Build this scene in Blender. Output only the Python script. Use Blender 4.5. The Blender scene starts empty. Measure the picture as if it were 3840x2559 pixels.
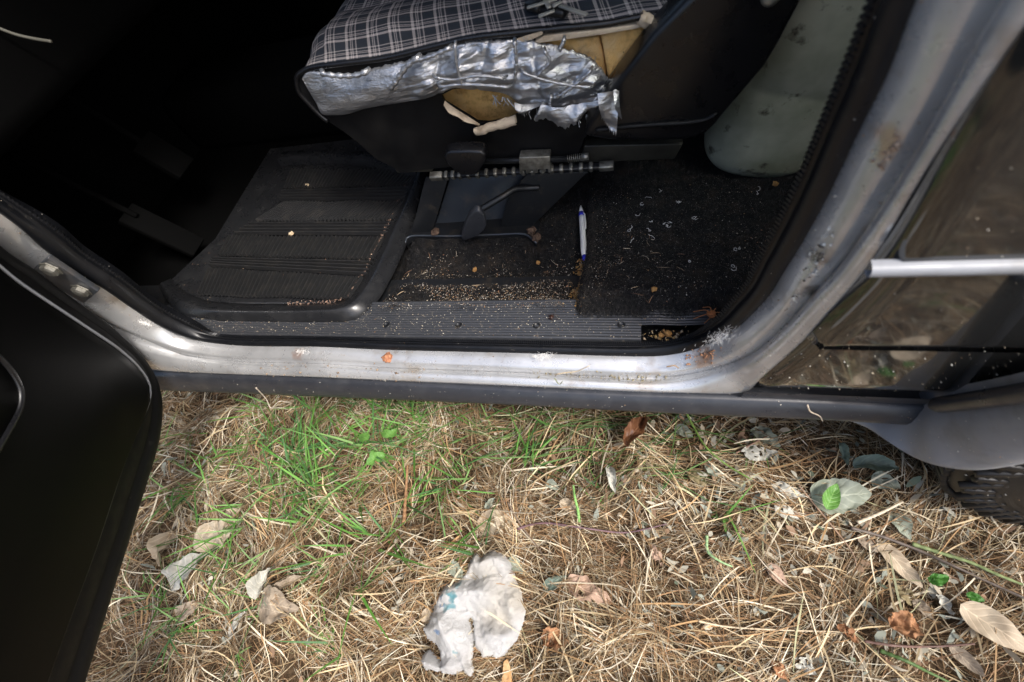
import bpy, bmesh, math, random
import numpy as np
from mathutils import Vector, Matrix
from mathutils.geometry import tessellate_polygon

# ------------------------------------------------------------------ camera, sky, sun, exposure
S = bpy.context.scene
COL = S.collection
random.seed(7)
RNG = np.random.default_rng(11)
A = np.array

FPX = 1700.0                       # focal length in pixels of the 3840-wide photograph (about 16 mm)
_n = A([435., -1030., -FPX]); _up = -_n/np.linalg.norm(_n)
_x = A([6360., -80., FPX]); _x = _x - _up*(_x@_up); _x /= np.linalg.norm(_x)
ROT = np.stack([_x, np.cross(_up, _x), _up])      # camera axes -> world axes
CAM = A([0., 0., .95])

cam = bpy.data.cameras.new('camera'); cam_o = bpy.data.objects.new('camera', cam); COL.objects.link(cam_o)
cam.sensor_width = 36.0; cam.lens = FPX/3840*36.0; cam.clip_start = .02; cam.clip_end = 500
_m = Matrix([list(r) for r in ROT]).to_4x4(); _m.translation = Vector(CAM); cam_o.matrix_world = _m
cam.dof.use_dof = True; cam.dof.focus_distance = .93; cam.dof.aperture_fstop = 4.2
S.camera = cam_o

SUN_EL, SUN_AZ = math.radians(54), math.radians(117)     # azimuth clockwise from +Y: behind and to the left
w = bpy.data.worlds.new('World'); S.world = w; w.use_nodes = True
nt = w.node_tree; bg = nt.nodes['Background']
sky = nt.nodes.new('ShaderNodeTexSky'); sky.sky_type = 'NISHITA'; sky.sun_disc = False
sky.sun_elevation = SUN_EL; sky.sun_rotation = SUN_AZ; sky.dust_density = 4.0; sky.air_density = 1.0; sky.ozone_density = .5
nt.links.new(sky.outputs[0], bg.inputs[0]); bg.inputs[1].default_value = .15
sl = bpy.data.lights.new('sun', 'SUN'); sl.energy = 2.3; sl.angle = math.radians(14); sl.color = (1, .975, .94)
so = bpy.data.objects.new('sun', sl); COL.objects.link(so)
_d = Vector((math.sin(SUN_AZ)*math.cos(SUN_EL), math.cos(SUN_AZ)*math.cos(SUN_EL), math.sin(SUN_EL)))
so.rotation_euler = _d.to_track_quat('Z', 'Y').to_euler(); so.location = (0, 0, 6)
S.view_settings.view_transform = 'Standard'; S.view_settings.look = 'None'
S.view_settings.exposure = 0.9; S.view_settings.gamma = 1.0

# ------------------------------------------------------------------ helpers
def ray(px, py): return ROT @ A([px-1920., -(py-1279.5), -FPX])
def PY(px, py, y): d = ray(px, py); return CAM + d*((y-CAM[1])/d[1])
def PZ(px, py, z): d = ray(px, py); return CAM + d*((z-CAM[2])/d[2])
def PX(px, py, x): d = ray(px, py); return CAM + d*((x-CAM[0])/d[0])
def PP(px, py, o, n): d = ray(px, py); return CAM + d*(((o-CAM)@n)/(d@n))
def PS(px, py, zf):
    z = .3
    for _ in range(14): p = PZ(px, py, z); z = .5*z+.5*zf(p[0], p[1])
    return PZ(px, py, z)
def unit(v): v = np.asarray(v, float); return v/np.linalg.norm(v)

def vnoise(p, seed=0):
    p = np.asarray(p, float); i = np.floor(p).astype(np.int64); f = p-i; f = f*f*(3-2*f)
    def h(a):
        n = (a[:, 0]*374761393 + a[:, 1]*668265263 + a[:, 2]*2147483647 + seed*1274126177) & 0xffffffff
        n = ((n ^ (n >> 13))*1274126177) & 0xffffffff
        return ((n ^ (n >> 16)) & 0xffff)/65535.0
    r = 0
    for a in (0, 1):
        for b in (0, 1):
            for c in (0, 1):
                wt = (f[:, 0] if a else 1-f[:, 0])*(f[:, 1] if b else 1-f[:, 1])*(f[:, 2] if c else 1-f[:, 2])
                r = r + wt*h(i+A([a, b, c]))
    return r*2-1
def fbm(p, oct=4, seed=0):
    r = 0; a = 1.; p = np.asarray(p, float)
    for k in range(oct): r = r + a*vnoise(p, seed+k); p = p*2.03; a *= .5
    return r
def fbm2(x, y, s, oct=3, seed=0):
    x = np.atleast_1d(np.asarray(x, float)); y = np.atleast_1d(np.asarray(y, float))
    return fbm(np.stack([x.ravel()*s, y.ravel()*s, np.zeros(x.size)], 1), oct, seed).reshape(x.shape)

def crumple(x, y, n, wl, seed, warp=.35):     # flat facets meeting in straight creases
    r = np.random.default_rng(seed); x = np.asarray(x, float); y = np.asarray(y, float); h = np.zeros_like(x)
    wx = x+warp*wl*fbm2(x, y, .6/wl, 2, seed+3); wy = y+warp*wl*fbm2(x, y, .6/wl, 2, seed+7)
    for k in range(n):
        a = r.uniform(0, math.pi); l = wl*r.uniform(.6, 1.8); t = (wx*math.cos(a)+wy*math.sin(a))/l+r.uniform(0, 9)
        h += (np.abs((t % 2)-1)-.5)*l/wl
    return h/n
def mk(name, V, F, mat=None, parent=None, smooth=True, uv=None, col=None):
    V = np.asarray(V, np.float32); me = bpy.data.meshes.new(name)
    if isinstance(F, np.ndarray):
        k = F.shape[1]; me.vertices.add(len(V)); me.vertices.foreach_set('co', V.ravel())
        me.loops.add(F.size); me.loops.foreach_set('vertex_index', F.astype(np.int32).ravel())
        me.polygons.add(len(F)); me.polygons.foreach_set('loop_start', np.arange(0, F.size, k, dtype=np.int32))
        me.update(calc_edges=True)
    else:
        me.from_pydata([tuple(map(float, v)) for v in V], [], F); me.update()
    if smooth: me.polygons.foreach_set('use_smooth', np.ones(len(me.polygons), bool))
    li = None
    if uv is not None or col is not None:
        li = np.zeros(len(me.loops), np.int32); me.loops.foreach_get('vertex_index', li)
    if uv is not None:
        u = me.uv_layers.new(name='UVMap'); u.data.foreach_set('uv', np.asarray(uv, np.float32)[li].ravel())
    if col is not None:
        c = np.ones((len(V), 4), np.float32); c[:, :3] = col
        a = me.color_attributes.new('Col', 'FLOAT_COLOR', 'POINT'); a.data.foreach_set('color', c.ravel())
    me.validate()
    if mat: me.materials.append(mat)
    o = bpy.data.objects.new(name, me); COL.objects.link(o)
    if parent: o.parent = parent
    return o
def tag(o, label=None, cat=None, group=None, kind=None):
    if label: o['label'] = label
    if cat: o['category'] = cat
    if group: o['group'] = group
    if kind: o['kind'] = kind
    return o
def empty(name, loc=(0, 0, 0)):
    o = bpy.data.objects.new(name, None); o.location = loc; o.empty_display_size = .05; COL.objects.link(o); return o
def adopt(root):                      # children were built in world space under an Empty that stands at the thing's base
    bpy.context.view_layer.update()
    for c in root.children: c.matrix_parent_inverse = root.matrix_world.inverted()

def catmull(pts, per=16):
    P = [np.asarray(p, float) for p in pts]; P = [2*P[0]-P[1]]+P+[2*P[-1]-P[-2]]; out = []
    for i in range(1, len(P)-2):
        p0, p1, p2, p3 = P[i-1:i+3]
        t0 = 0; t1 = t0+max(1e-6, np.linalg.norm(p1-p0))**.5; t2 = t1+max(1e-6, np.linalg.norm(p2-p1))**.5; t3 = t2+max(1e-6, np.linalg.norm(p3-p2))**.5
        for k in range(per):
            t = t1+(t2-t1)*k/per
            a1 = (t1-t)/(t1-t0)*p0+(t-t0)/(t1-t0)*p1; a2 = (t2-t)/(t2-t1)*p1+(t-t1)/(t2-t1)*p2; a3 = (t3-t)/(t3-t2)*p2+(t-t2)/(t3-t2)*p3
            b1 = (t2-t)/(t2-t0)*a1+(t-t0)/(t2-t0)*a2; b2 = (t3-t)/(t3-t1)*a2+(t-t1)/(t3-t1)*a3
            out.append((t2-t)/(t2-t1)*b1+(t-t1)/(t2-t1)*b2)
    out.append(P[-2]); return A(out)
def resamp(C, n):
    L = np.r_[0, np.cumsum(np.linalg.norm(np.diff(C, axis=0), axis=1))]; s = np.linspace(0, L[-1], n)
    return np.stack([np.interp(s, L, C[:, k]) for k in range(C.shape[1])], 1)
def spl(pts, n): return resamp(catmull(pts), n)
def segs(pts, brk, ns, per=16):       # smooth curve, resampled piece by piece between the marked points
    C = catmull(pts, per); idx = [0]+[b*per for b in brk]+[len(C)-1]; out = []
    for a, b, n in zip(idx[:-1], idx[1:], ns):
        out.append(resamp(C[a:b+1], n+1)[:-1])
    out.append(C[-1:]); return np.concatenate(out)
def loft(rows):
    m, n = len(rows), len(rows[0]); V = np.concatenate(rows); i, j = np.meshgrid(np.arange(m-1), np.arange(n-1), indexing='ij'); b = (i*n+j).ravel()
    return V, np.stack([b, b+1, b+n+1, b+n], 1)
def tangents(C): T = np.gradient(C, axis=0); return T/np.linalg.norm(T, axis=1, keepdims=True)
def prof_loft(Ca, Cb, prof, flip=1):  # surface from curve a to curve b with a cross profile [(t, height)]
    T = tangents((Ca+Cb)/2); D = Cb-Ca; N = np.cross(T, D); N /= np.linalg.norm(N, axis=1, keepdims=True); N *= flip
    return [Ca+D*t+N*(h if np.isscalar(h) else h[:, None]) for t, h in prof]
def tube(pts, r, k=10, caps=True):
    P = np.asarray(pts, float); n = len(P); r = np.full(n, r) if np.isscalar(r) else np.asarray(r, float)
    T = tangents(P); ref = A([0, 0, 1.]) if abs(T[0][2]) < .9 else A([1., 0, 0]); U = np.cross(ref, T[0]); U /= np.linalg.norm(U); V = []
    for i in range(n):
        U = U-T[i]*(U@T[i]); U /= np.linalg.norm(U); W = np.cross(T[i], U)
        for j in range(k): a = 2*math.pi*j/k; V.append(P[i]+r[i]*(math.cos(a)*U+math.sin(a)*W))
    F = [(i*k+j, i*k+(j+1) % k, (i+1)*k+(j+1) % k, (i+1)*k+j) for i in range(n-1) for j in range(k)]
    if caps: F += [tuple(range(k-1, -1, -1)), tuple((n-1)*k+j for j in range(k))]
    return V, F
class MB:
    def __init__(s): s.V = []; s.F = []
    def add(s, V, F):
        b = len(s.V); s.V += [tuple(v) for v in V]; s.F += [tuple(int(i)+b for i in f) for f in F]; return s
    def box(s, c, sz, ax=None):
        ax = np.eye(3) if ax is None else A(ax); c = A(c); V = [c+sum(ax[k]*sg[k]*sz[k]/2 for k in range(3)) for sg in [(a, b, d) for a in (-1, 1) for b in (-1, 1) for d in (-1, 1)]]
        return s.add(V, [(0, 1, 3, 2), (4, 6, 7, 5), (0, 4, 5, 1), (2, 3, 7, 6), (0, 2, 6, 4), (1, 5, 7, 3)])
    def tube(s, pts, r, k=10, caps=True): return s.add(*tube(pts, r, k, caps))
    def build(s, name, mat, parent=None, smooth=False, bevel=0, seg=2):
        o = mk(name, s.V, s.F, mat, parent, smooth)
        if bevel: bev(o, bevel, seg)
        return o
def bev(o, wdt, seg=2):
    m = o.modifiers.new('bevel', 'BEVEL'); m.width = wdt; m.segments = seg; m.limit_method = 'ANGLE'; m.angle_limit = math.radians(35)
    o.data.polygons.foreach_set('use_smooth', np.ones(len(o.data.polygons), bool))
def plate(name, pts, off, mat, parent=None, bevel=0, seg=3, holes=()):   # outline extruded by the vector off
    pts = [np.asarray(p, float) for p in pts]; off = np.asarray(off, float); loops = [pts]+[[np.asarray(p, float) for p in h] for h in holes]
    if not holes:
        n = len(pts); V = pts+[p+off for p in pts]; F = [tuple(range(n)), tuple(range(2*n-1, n-1, -1))]+[(i, i+n, (i+1) % n+n, (i+1) % n) for i in range(n)]
    else:
        allp = [p for l in loops for p in l]; n = len(allp); tri = tessellate_polygon([[Vector(p) for p in l] for l in loops])
        V = allp+[p+off for p in allp]; F = [tuple(t) for t in tri]+[tuple(i+n for i in reversed(t)) for t in tri]; b = 0
        for l in loops:
            k = len(l); F += [(b+i, b+i+n, b+(i+1) % k+n, b+(i+1) % k) for i in range(k)]; b += k
    o = mk(name, V, F, mat, parent, False)
    bm = bmesh.new(); bm.from_mesh(o.data); bmesh.ops.recalc_face_normals(bm, faces=bm.faces); bm.to_mesh(o.data); bm.free()
    if bevel: bev(o, bevel, seg)
    return o

# ------------------------------------------------------------------ materials
def nodes(m): return m.node_tree.nodes, m.node_tree.links
def mat(name, base, rough=.5, metal=0., coat=0., spec=.5, var=None, bump=None, dust=None, rvar=0., coord='Object', sss=0., trans=0.):
    m = bpy.data.materials.new(name); m.use_nodes = True; N, L = nodes(m); p = N['Principled BSDF']
    p.inputs['Base Color'].default_value = (*base, 1); p.inputs['Roughness'].default_value = rough; p.inputs['Metallic'].default_value = metal
    p.inputs['Coat Weight'].default_value = coat; p.inputs['Coat Roughness'].default_value = .06; p.inputs['Specular IOR Level'].default_value = spec
    if sss: p.inputs['Subsurface Weight'].default_value = sss; p.inputs['Subsurface Radius'].default_value = (.02, .02, .02); p.inputs['Subsurface Scale'].default_value = .5
    if trans: p.inputs['Transmission Weight'].default_value = trans
    tc = N.new('ShaderNodeTexCoord'); co = tc.outputs[coord]
    def noise(scale, detail=4, rg=.6):
        t = N.new('ShaderNodeTexNoise'); t.inputs['Scale'].default_value = scale; t.inputs['Detail'].default_value = detail; t.inputs['Roughness'].default_value = rg; L.new(co, t.inputs['Vector']); return t
    def ramp(src, a, b):
        r = N.new('ShaderNodeMapRange'); r.inputs['From Min'].default_value = a; r.inputs['From Max'].default_value = b; L.new(src, r.inputs['Value']); return r.outputs[0]
    def mix(f, c1, c2):
        x = N.new('ShaderNodeMix'); x.data_type = 'RGBA'; L.new(f, x.inputs['Factor'])
        for s, c in ((x.inputs[6], c1), (x.inputs[7], c2)):
            if isinstance(c, tuple): s.default_value = (*c, 1)
            else: L.new(c, s)
        return x.outputs[2]
    cur = base
    if var:
        for v in (var if isinstance(var, list) else [var]):
            c2, sc, lo, hi = v; cur = mix(ramp(noise(sc).outputs[0], lo, hi), cur, c2)
    df = None
    if dust:
        c2, sc, lo, hi = dust; df = ramp(noise(sc, 6, .75).outputs[0], lo, hi); cur = mix(df, cur, c2)
    if not isinstance(cur, tuple): L.new(cur, p.inputs['Base Color'])
    if df is not None and metal > 0:
        mm = N.new('ShaderNodeMapRange'); mm.inputs['To Min'].default_value = metal; mm.inputs['To Max'].default_value = 0; L.new(df, mm.inputs['Value']); L.new(mm.outputs[0], p.inputs['Metallic'])
    if rvar:
        rr = N.new('ShaderNodeMapRange'); rr.inputs['From Min'].default_value = .3; rr.inputs['From Max'].default_value = .7
        rr.inputs['To Min'].default_value = max(.02, rough-rvar); rr.inputs['To Max'].default_value = min(1, rough+rvar); L.new(noise(35, 5).outputs[0], rr.inputs['Value']); L.new(rr.outputs[0], p.inputs['Roughness'])
    if bump:
        sc, st, di = bump; b = N.new('ShaderNodeBump'); b.inputs['Strength'].default_value = st; b.inputs['Distance'].default_value = di
        L.new(noise(sc, 5).outputs[0], b.inputs['Height']); L.new(b.outputs[0], p.inputs['Normal'])
    return m
def vcol_mat(name, rough=.7, trans=.0, spec=.3):
    m = bpy.data.materials.new(name); m.use_nodes = True; N, L = nodes(m); p = N['Principled BSDF']; p.inputs['Roughness'].default_value = rough; p.inputs['Specular IOR Level'].default_value = spec
    a = N.new('ShaderNodeVertexColor'); a.layer_name = 'Col'; L.new(a.outputs[0], p.inputs['Base Color'])
    if trans:
        t = N.new('ShaderNodeBsdfTranslucent'); L.new(a.outputs[0], t.inputs[0]); x = N.new('ShaderNodeMixShader'); x.inputs[0].default_value = trans
        L.new(p.outputs[0], x.inputs[1]); L.new(t.outputs[0], x.inputs[2]); L.new(x.outputs[0], N['Material Output'].inputs[0])
    return m

M = {}
M['paint'] = mat('silver_grey_paint', (.58, .585, .59), .30, metal=.55, coat=.8, rvar=.08, var=[((.37, .375, .38), 9, .45, .75), ((.30, .235, .17), 20, .60, .82)], dust=((.26, .20, .14), 110, .60, .72), bump=(340, .12, .0006))
def stain(m, spots):
    N, L = nodes(m); p = N['Principled BSDF']; src = p.inputs['Base Color'].links[0].from_socket; tc = N.new('ShaderNodeTexCoord'); nz = N.new('ShaderNodeTexNoise'); nz.inputs['Scale'].default_value = 60; nz.inputs['Detail'].default_value = 6; L.new(tc.outputs['Object'], nz.inputs[0])
    for c, r, colr, st in spots:
        d = N.new('ShaderNodeVectorMath'); d.operation = 'DISTANCE'; d.inputs[1].default_value = tuple(c); L.new(tc.outputs['Object'], d.inputs[0])
        a = N.new('ShaderNodeMath'); a.operation = 'MULTIPLY_ADD'; a.inputs[1].default_value = r*2.4; L.new(nz.outputs[0], a.inputs[0]); a.inputs[2].default_value = -r*.55
        b = N.new('ShaderNodeMapRange'); b.inputs[1].default_value = -r*.25; b.inputs[2].default_value = r*.45; b.inputs[4].default_value = st; s_ = N.new('ShaderNodeMath'); s_.operation = 'SUBTRACT'; L.new(a.outputs[0], s_.inputs[0]); L.new(d.outputs['Value'], s_.inputs[1]); L.new(s_.outputs[0], b.inputs[0])
        x = N.new('ShaderNodeMix'); x.data_type = 'RGBA'; L.new(b.outputs[0], x.inputs[0]); L.new(src, x.inputs[6]); x.inputs[7].default_value = (*colr, 1); src = x.outputs[2]
    L.new(src, p.inputs['Base Color'])
stain(M['paint'], [(PY(2640, 1345, .31), .022, (.42, .25, .15), .8), (PY(2200, 1350, .31), .018, (.40, .27, .19), .55), (PY(1120, 1325, .315), .014, (.35, .2, .14), .6), (PY(1550, 1425, .285), .03, (.40, .33, .24), .5), (PY(3060, 960, .31), .02, (.12, .10, .085), .8), (PY(3010, 1080, .31), .018, (.10, .085, .07), .8), (PY(3330, 530, .31), .014, (.45, .33, .24), .8), (PY(2420, 1440, .285), .03, (.42, .33, .24), .5), (PY(900, 1385, .295), .02, (.33, .27, .2), .55)])
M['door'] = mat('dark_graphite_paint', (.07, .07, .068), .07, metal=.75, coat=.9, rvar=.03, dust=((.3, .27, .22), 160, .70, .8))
M['trim'] = mat('black_sill_plastic', (.026, .028, .034), .38, spec=.6, rvar=.14, var=((.045, .047, .052), 22, .5, .8), dust=((.25, .24, .21), 260, .69, .75), bump=(300, .1, .001))
M['flare'] = mat('grey_arch_plastic', (.24, .25, .27), .45, spec=.5, rvar=.1, var=((.12, .115, .105), 14, .5, .8), dust=((.4, .36, .3), 300, .70, .75))
M['rubber'] = mat('black_seal_rubber', (.006, .0065, .008), .38, spec=.35, rvar=.12, dust=((.10, .09, .07), 90, .62, .8))
M['black'] = mat('black_interior_plastic', (.008, .008, .009), .38, spec=.45, rvar=.12, var=((.014, .013, .012), 8, .4, .8), bump=(600, .08, .0005))
M['gloss'] = mat('glossy_black_plastic', (.006, .006, .007), .3, spec=.5, rvar=.08, var=((.02, .017, .013), 7, .5, .9), bump=(500, .05, .0004))
M['vinyl'] = mat('black_vinyl', (.004, .004, .0045), .5, spec=.24, rvar=.1, var=((.010, .0095, .009), 18, .5, .8), bump=(260, .15, .001))
M['doorskin'] = mat('black_door_vinyl', (.002, .002, .002), .5, spec=.10, bump=(420, .12, .0006), dust=((.05, .05, .045), 120, .68, .8))
M['edge'] = mat('matt_black_door_rubber', (.007, .007, .0075), .62, spec=.22, rvar=.1, dust=((.05, .048, .042), 70, .6, .8))
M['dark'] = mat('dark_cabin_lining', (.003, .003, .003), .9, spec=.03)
M['carpet'] = mat('black_carpet', (.013, .013, .014), .95, spec=.1, var=[((.03, .027, .024), 60, .45, .75), ((.042, .033, .026), 26, .52, .74)], bump=(420, .9, .004))
M['scuff'] = mat('dusty_black_ribbed_plastic', (.034, .036, .041), .4, spec=.6, rvar=.12, dust=((.28, .24, .18), 120, .58, .82))
M['matrub'] = mat('black_mat_rubber', (.015, .0155, .017), .3, spec=.55, rvar=.12, var=((.03, .03, .031), 25, .5, .8), dust=((.12, .09, .07), 140, .66, .8))
M['rib'] = mat('scuffed_rib_rubber', (.021, .0212, .022), .38, spec=.5, rvar=.1, var=((.04, .037, .034), 40, .5, .8))  # dusty worn rib tops, lightened further to stand out from shaded gaps
M['dirt'] = mat('reddish_dirt', (.10, .068, .05), .95, spec=.1, var=((.07, .045, .035), 120, .4, .7))
M['steel'] = mat('worn_zinc_steel', (.34, .33, .29), .45, metal=.8, var=((.12, .11, .09), 60, .4, .7), bump=(200, .3, .001))
M['brsteel'] = mat('dark_painted_steel', (.012, .013, .015), .4, metal=.2, var=((.05, .04, .03), 40, .55, .8))
M['bluesteel'] = mat('dusty_blue_black_steel', (.06, .07, .085), .36, metal=.4, var=((.15, .13, .11), 22, .5, .8))
M['olive'] = mat('olive_frame_steel', (.045, .042, .032), .5, metal=.3, var=((.02, .018, .014), 25, .4, .7))
M['foam'] = mat('old_ochre_foam', (.84, .50, .18), .95, spec=.05, var=[((.36, .17, .05), 34, .48, .72), ((.82, .62, .36), 14, .5, .75)], bump=(300, .8, .003))
M['chip'] = mat('dull_foam_chip', (.40, .23, .09), .95, spec=.05, var=((.22, .11, .04), 200, .4, .7))
M['card'] = mat('beige_board_strip', (.58, .47, .34), .9, spec=.1, var=((.32, .24, .16), 50, .5, .75), bump=(160, .3, .002))
M['tyre'] = mat('dusty_tyre_rubber', (.008, .008, .009), .5, spec=.4, var=((.016, .015, .014), 18, .45, .8), bump=(60, .3, .002))
M['soil'] = mat('dark_soil', (.05, .034, .02), .95, spec=.05, var=((.11, .075, .045), 30, .4, .7), bump=(60, .6, .02))
M['white_pl'] = mat('white_pen_plastic', (.72, .72, .72), .3, dust=((.12, .10, .08), 110, .62, .72))
M['blue_pl'] = mat('blue_pen_plastic', (.025, .03, .42), .3)
M['metal'] = mat('bright_metal', (.6, .6, .6), .25, metal=1)
M['clay'] = mat('dried_clay', (.42, .20, .11), .95, spec=.05, var=((.28, .12, .07), 200, .4, .7), bump=(350, .6, .002))
M['crumb'] = mat('pale_crumb', (.62, .5, .34), .9, var=((.4, .28, .15), 200, .4, .7))
M['cable'] = mat('grey_cable', (.13, .125, .10), .6)

def tape_mat():
    m = mat('silver_duct_tape', (.54, .54, .545), .40, metal=.85, rvar=.12, var=((.40, .41, .42), 24, .5, .78), dust=((.16, .16, .165), 75, .60, .73)); N, L = nodes(m); p = N['Principled BSDF']
    tc = N.new('ShaderNodeTexCoord'); prev = None
    for sc, dist, st in (((45, 45, 190), .005, .55), ((160, 160, 60), .003, .4), ((500, 500, 500), .001, .25)):
        mp = N.new('ShaderNodeMapping'); mp.inputs['Scale'].default_value = sc; L.new(tc.outputs['Object'], mp.inputs[0]); nz = N.new('ShaderNodeTexNoise'); nz.inputs['Scale'].default_value = 1; nz.inputs['Detail'].default_value = 3; L.new(mp.outputs[0], nz.inputs[0])
        ab = N.new('ShaderNodeMath'); ab.operation = 'SUBTRACT'; ab.inputs[1].default_value = .5; L.new(nz.outputs[0], ab.inputs[0]); a2 = N.new('ShaderNodeMath'); a2.operation = 'ABSOLUTE'; L.new(ab.outputs[0], a2.inputs[0])
        b = N.new('ShaderNodeBump'); b.inputs['Strength'].default_value = st; b.inputs['Distance'].default_value = dist; L.new(a2.outputs[0], b.inputs['Height'])
        if prev: L.new(prev, b.inputs['Normal'])
        prev = b.outputs[0]
    L.new(prev, p.inputs['Normal']); return m
M['tape'] = tape_mat()
def plaid_mat():
    m = bpy.data.materials.new('plaid_seat_cloth'); m.use_nodes = True; N, L = nodes(m); p = N['Principled BSDF']; p.inputs['Roughness'].default_value = .9; p.inputs['Specular IOR Level'].default_value = .15
    uv = N.new('ShaderNodeUVMap'); sx = N.new('ShaderNodeSeparateXYZ'); L.new(uv.outputs[0], sx.inputs[0])
    def op(o, a, b=None, c=None):
        n = N.new('ShaderNodeMath'); n.operation = o
        for i, v in enumerate((a, b, c)):
            if v is None: continue
            if isinstance(v, (int, float)): n.inputs[i].default_value = v
            else: L.new(v, n.inputs[i])
        return n.outputs[0]
    def band(t, c, wd):  # 1 inside |t-c|<wd
        return op('LESS_THAN', op('ABSOLUTE', op('SUBTRACT', t, c)), wd)
    dots = {}
    for nm, o in (('x', sx.outputs[0]), ('y', sx.outputs[1])):
        t = op('FRACT', op('MULTIPLY', o, 1/.037))
        s = op('MAXIMUM', band(t, .20, .06), op('MULTIPLY', op('MAXIMUM', op('MAXIMUM', band(t, .38, .022), band(t, .46, .022)), band(t, .62, .028)), .8))
        dots[nm] = s
    tx = op('SINE', op('MULTIPLY', sx.outputs[0], 2*math.pi/.0017)); ty = op('SINE', op('MULTIPLY', sx.outputs[1], 2*math.pi/.0017))
    weave = op('MULTIPLY_ADD', op('MULTIPLY', tx, ty), .5, .5)
    both = op('MINIMUM', op('MULTIPLY', op('ADD', dots['x'], dots['y']), .5), 1.0)
    fac = op('MULTIPLY', both, op('MULTIPLY_ADD', weave, .75, .5))
    x = N.new('ShaderNodeMix'); x.data_type = 'RGBA'; L.new(fac, x.inputs['Factor']); x.clamp_factor = True; x.inputs[6].default_value = (.026, .031, .040, 1); x.inputs[7].default_value = (.56, .50, .48, 1)
    nz = N.new('ShaderNodeTexNoise'); nz.inputs['Scale'].default_value = 30; L.new(uv.outputs[0], nz.inputs[0])
    x2 = N.new('ShaderNodeMix'); x2.data_type = 'RGBA'; x2.blend_type = 'MULTIPLY'; x2.inputs['Factor'].default_value = .35; L.new(x.outputs[2], x2.inputs[6]); L.new(nz.outputs[0], x2.inputs[7])
    L.new(x2.outputs[2], p.inputs['Base Color'])
    b = N.new('ShaderNodeBump'); b.inputs['Strength'].default_value = .4; b.inputs['Distance'].default_value = .0006; L.new(weave, b.inputs['Height']); L.new(b.outputs[0], p.inputs['Normal'])
    return m
M['plaid'] = plaid_mat()
def can_mat():
    m = mat('milky_green_plastic', (.52, .53, .42), .42, spec=.5, sss=.1, var=[((.24, .25, .16), 7, .42, .7), ((.07, .06, .04), 30, .60, .72)], bump=(12, .25, .01)); return m
M['can'] = can_mat()
def glass_mat():
    m = bpy.data.materials.new('light_blocking_glass'); m.use_nodes = True; p = m.node_tree.nodes['Principled BSDF']
    p.inputs['Base Color'].default_value = (.03, .035, .033, 1); p.inputs['Roughness'].default_value = .03; p.inputs['Transmission Weight'].default_value = 1; p.inputs['IOR'].default_value = 1.05; return m  # unseen panes, darkened to keep daylight out of the cabin
M['glass'] = glass_mat()
def bag_mat():
    m = bpy.data.materials.new('white_film_plastic'); m.use_nodes = True; N, L = nodes(m); p = N['Principled BSDF']
    p.inputs['Roughness'].default_value = .16; p.inputs['Specular IOR Level'].default_value = 1.0
    a = N.new('ShaderNodeVertexColor'); a.layer_name = 'Col'; L.new(a.outputs[0], p.inputs['Base Color'])
    tr = N.new('ShaderNodeBsdfTranslucent'); tr.inputs[0].default_value = (.8, .79, .75, 1); x = N.new('ShaderNodeMixShader'); x.inputs[0].default_value = .12; L.new(p.outputs[0], x.inputs[1]); L.new(tr.outputs[0], x.inputs[2])
    tp = N.new('ShaderNodeBsdfTransparent'); xt = N.new('ShaderNodeMixShader'); xt.inputs[0].default_value = .15; L.new(x.outputs[0], xt.inputs[1]); L.new(tp.outputs[0], xt.inputs[2]); x = xt
    tc = N.new('ShaderNodeTexCoord'); nz = N.new('ShaderNodeTexNoise'); nz.inputs['Scale'].default_value = 40; nz.inputs['Detail'].default_value = 6; L.new(tc.outputs['Object'], nz.inputs[0])
    wv = N.new('ShaderNodeTexVoronoi'); wv.feature = 'DISTANCE_TO_EDGE'; wv.inputs['Scale'].default_value = 130
    mp = N.new('ShaderNodeMix'); mp.data_type = 'RGBA'; mp.inputs['Factor'].default_value = .12; L.new(tc.outputs['Object'], mp.inputs[6]); L.new(nz.outputs[1], mp.inputs[7]); L.new(mp.outputs[2], wv.inputs['Vector'])
    b = N.new('ShaderNodeBump'); b.inputs['Strength'].default_value = .8; b.inputs['Distance'].default_value = .006; L.new(wv.outputs[0], b.inputs['Height']); b2 = N.new('ShaderNodeBump'); b2.inputs['Strength'].default_value = .3; b2.inputs['Distance'].default_value = .003
    L.new(nz.outputs[0], b2.inputs['Height']); L.new(b.outputs[0], b2.inputs['Normal']); L.new(b2.outputs[0], p.inputs['Normal'])
    L.new(x.outputs[0], N['Material Output'].inputs[0]); return m
M['bag'] = bag_mat()
M['straw'] = vcol_mat('dry_straw', .75, .15)
M['grass'] = vcol_mat('green_blade', .5, .3)
M['speck'] = vcol_mat('small_debris', .85)

# ------------------------------------------------------------------ ground (setting)
def hay(x, y):                     # height of the cut-grass layer
    x = np.asarray(x, float); y = np.asarray(y, float)
    h = .040+.026*fbm2(x, y, 5.0, 3, 3)+.016*fbm2(x, y, 14, 2, 9)
    h = h+.02*np.exp(-((x+.75)**2/.09+(y-.02)**2/.05))-.035*np.exp(-((x+1.05)**2/.03+(y-.36)**2/.01))
    return np.maximum(h, .003)
def hay1(x, y): return float(hay(A([x]), A([y]))[0])
gx = np.linspace(-2.4, 1.8, 85); gy = np.linspace(-1.6, 2.2, 77)
GX, GY = np.meshgrid(gx, gy, indexing='ij'); ring = np.minimum(np.minimum(GX+2.4, 1.8-GX), np.minimum(GY+1.6, 2.2-GY))
GZ = np.where(ring > .01, (hay(GX, GY)-.016)*np.clip(ring/.3, 0, 1), 0)
V = [np.stack([GX[i], GY[i], GZ[i]], 1) for i in range(len(gx))]; V, F = loft(V); F = [tuple(f) for f in F]; V = list(V); b = len(V)
for X, Y in ((-40, -40), (40, -40), (40, 40), (-40, 40)): V.append((X, Y, 0))
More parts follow.
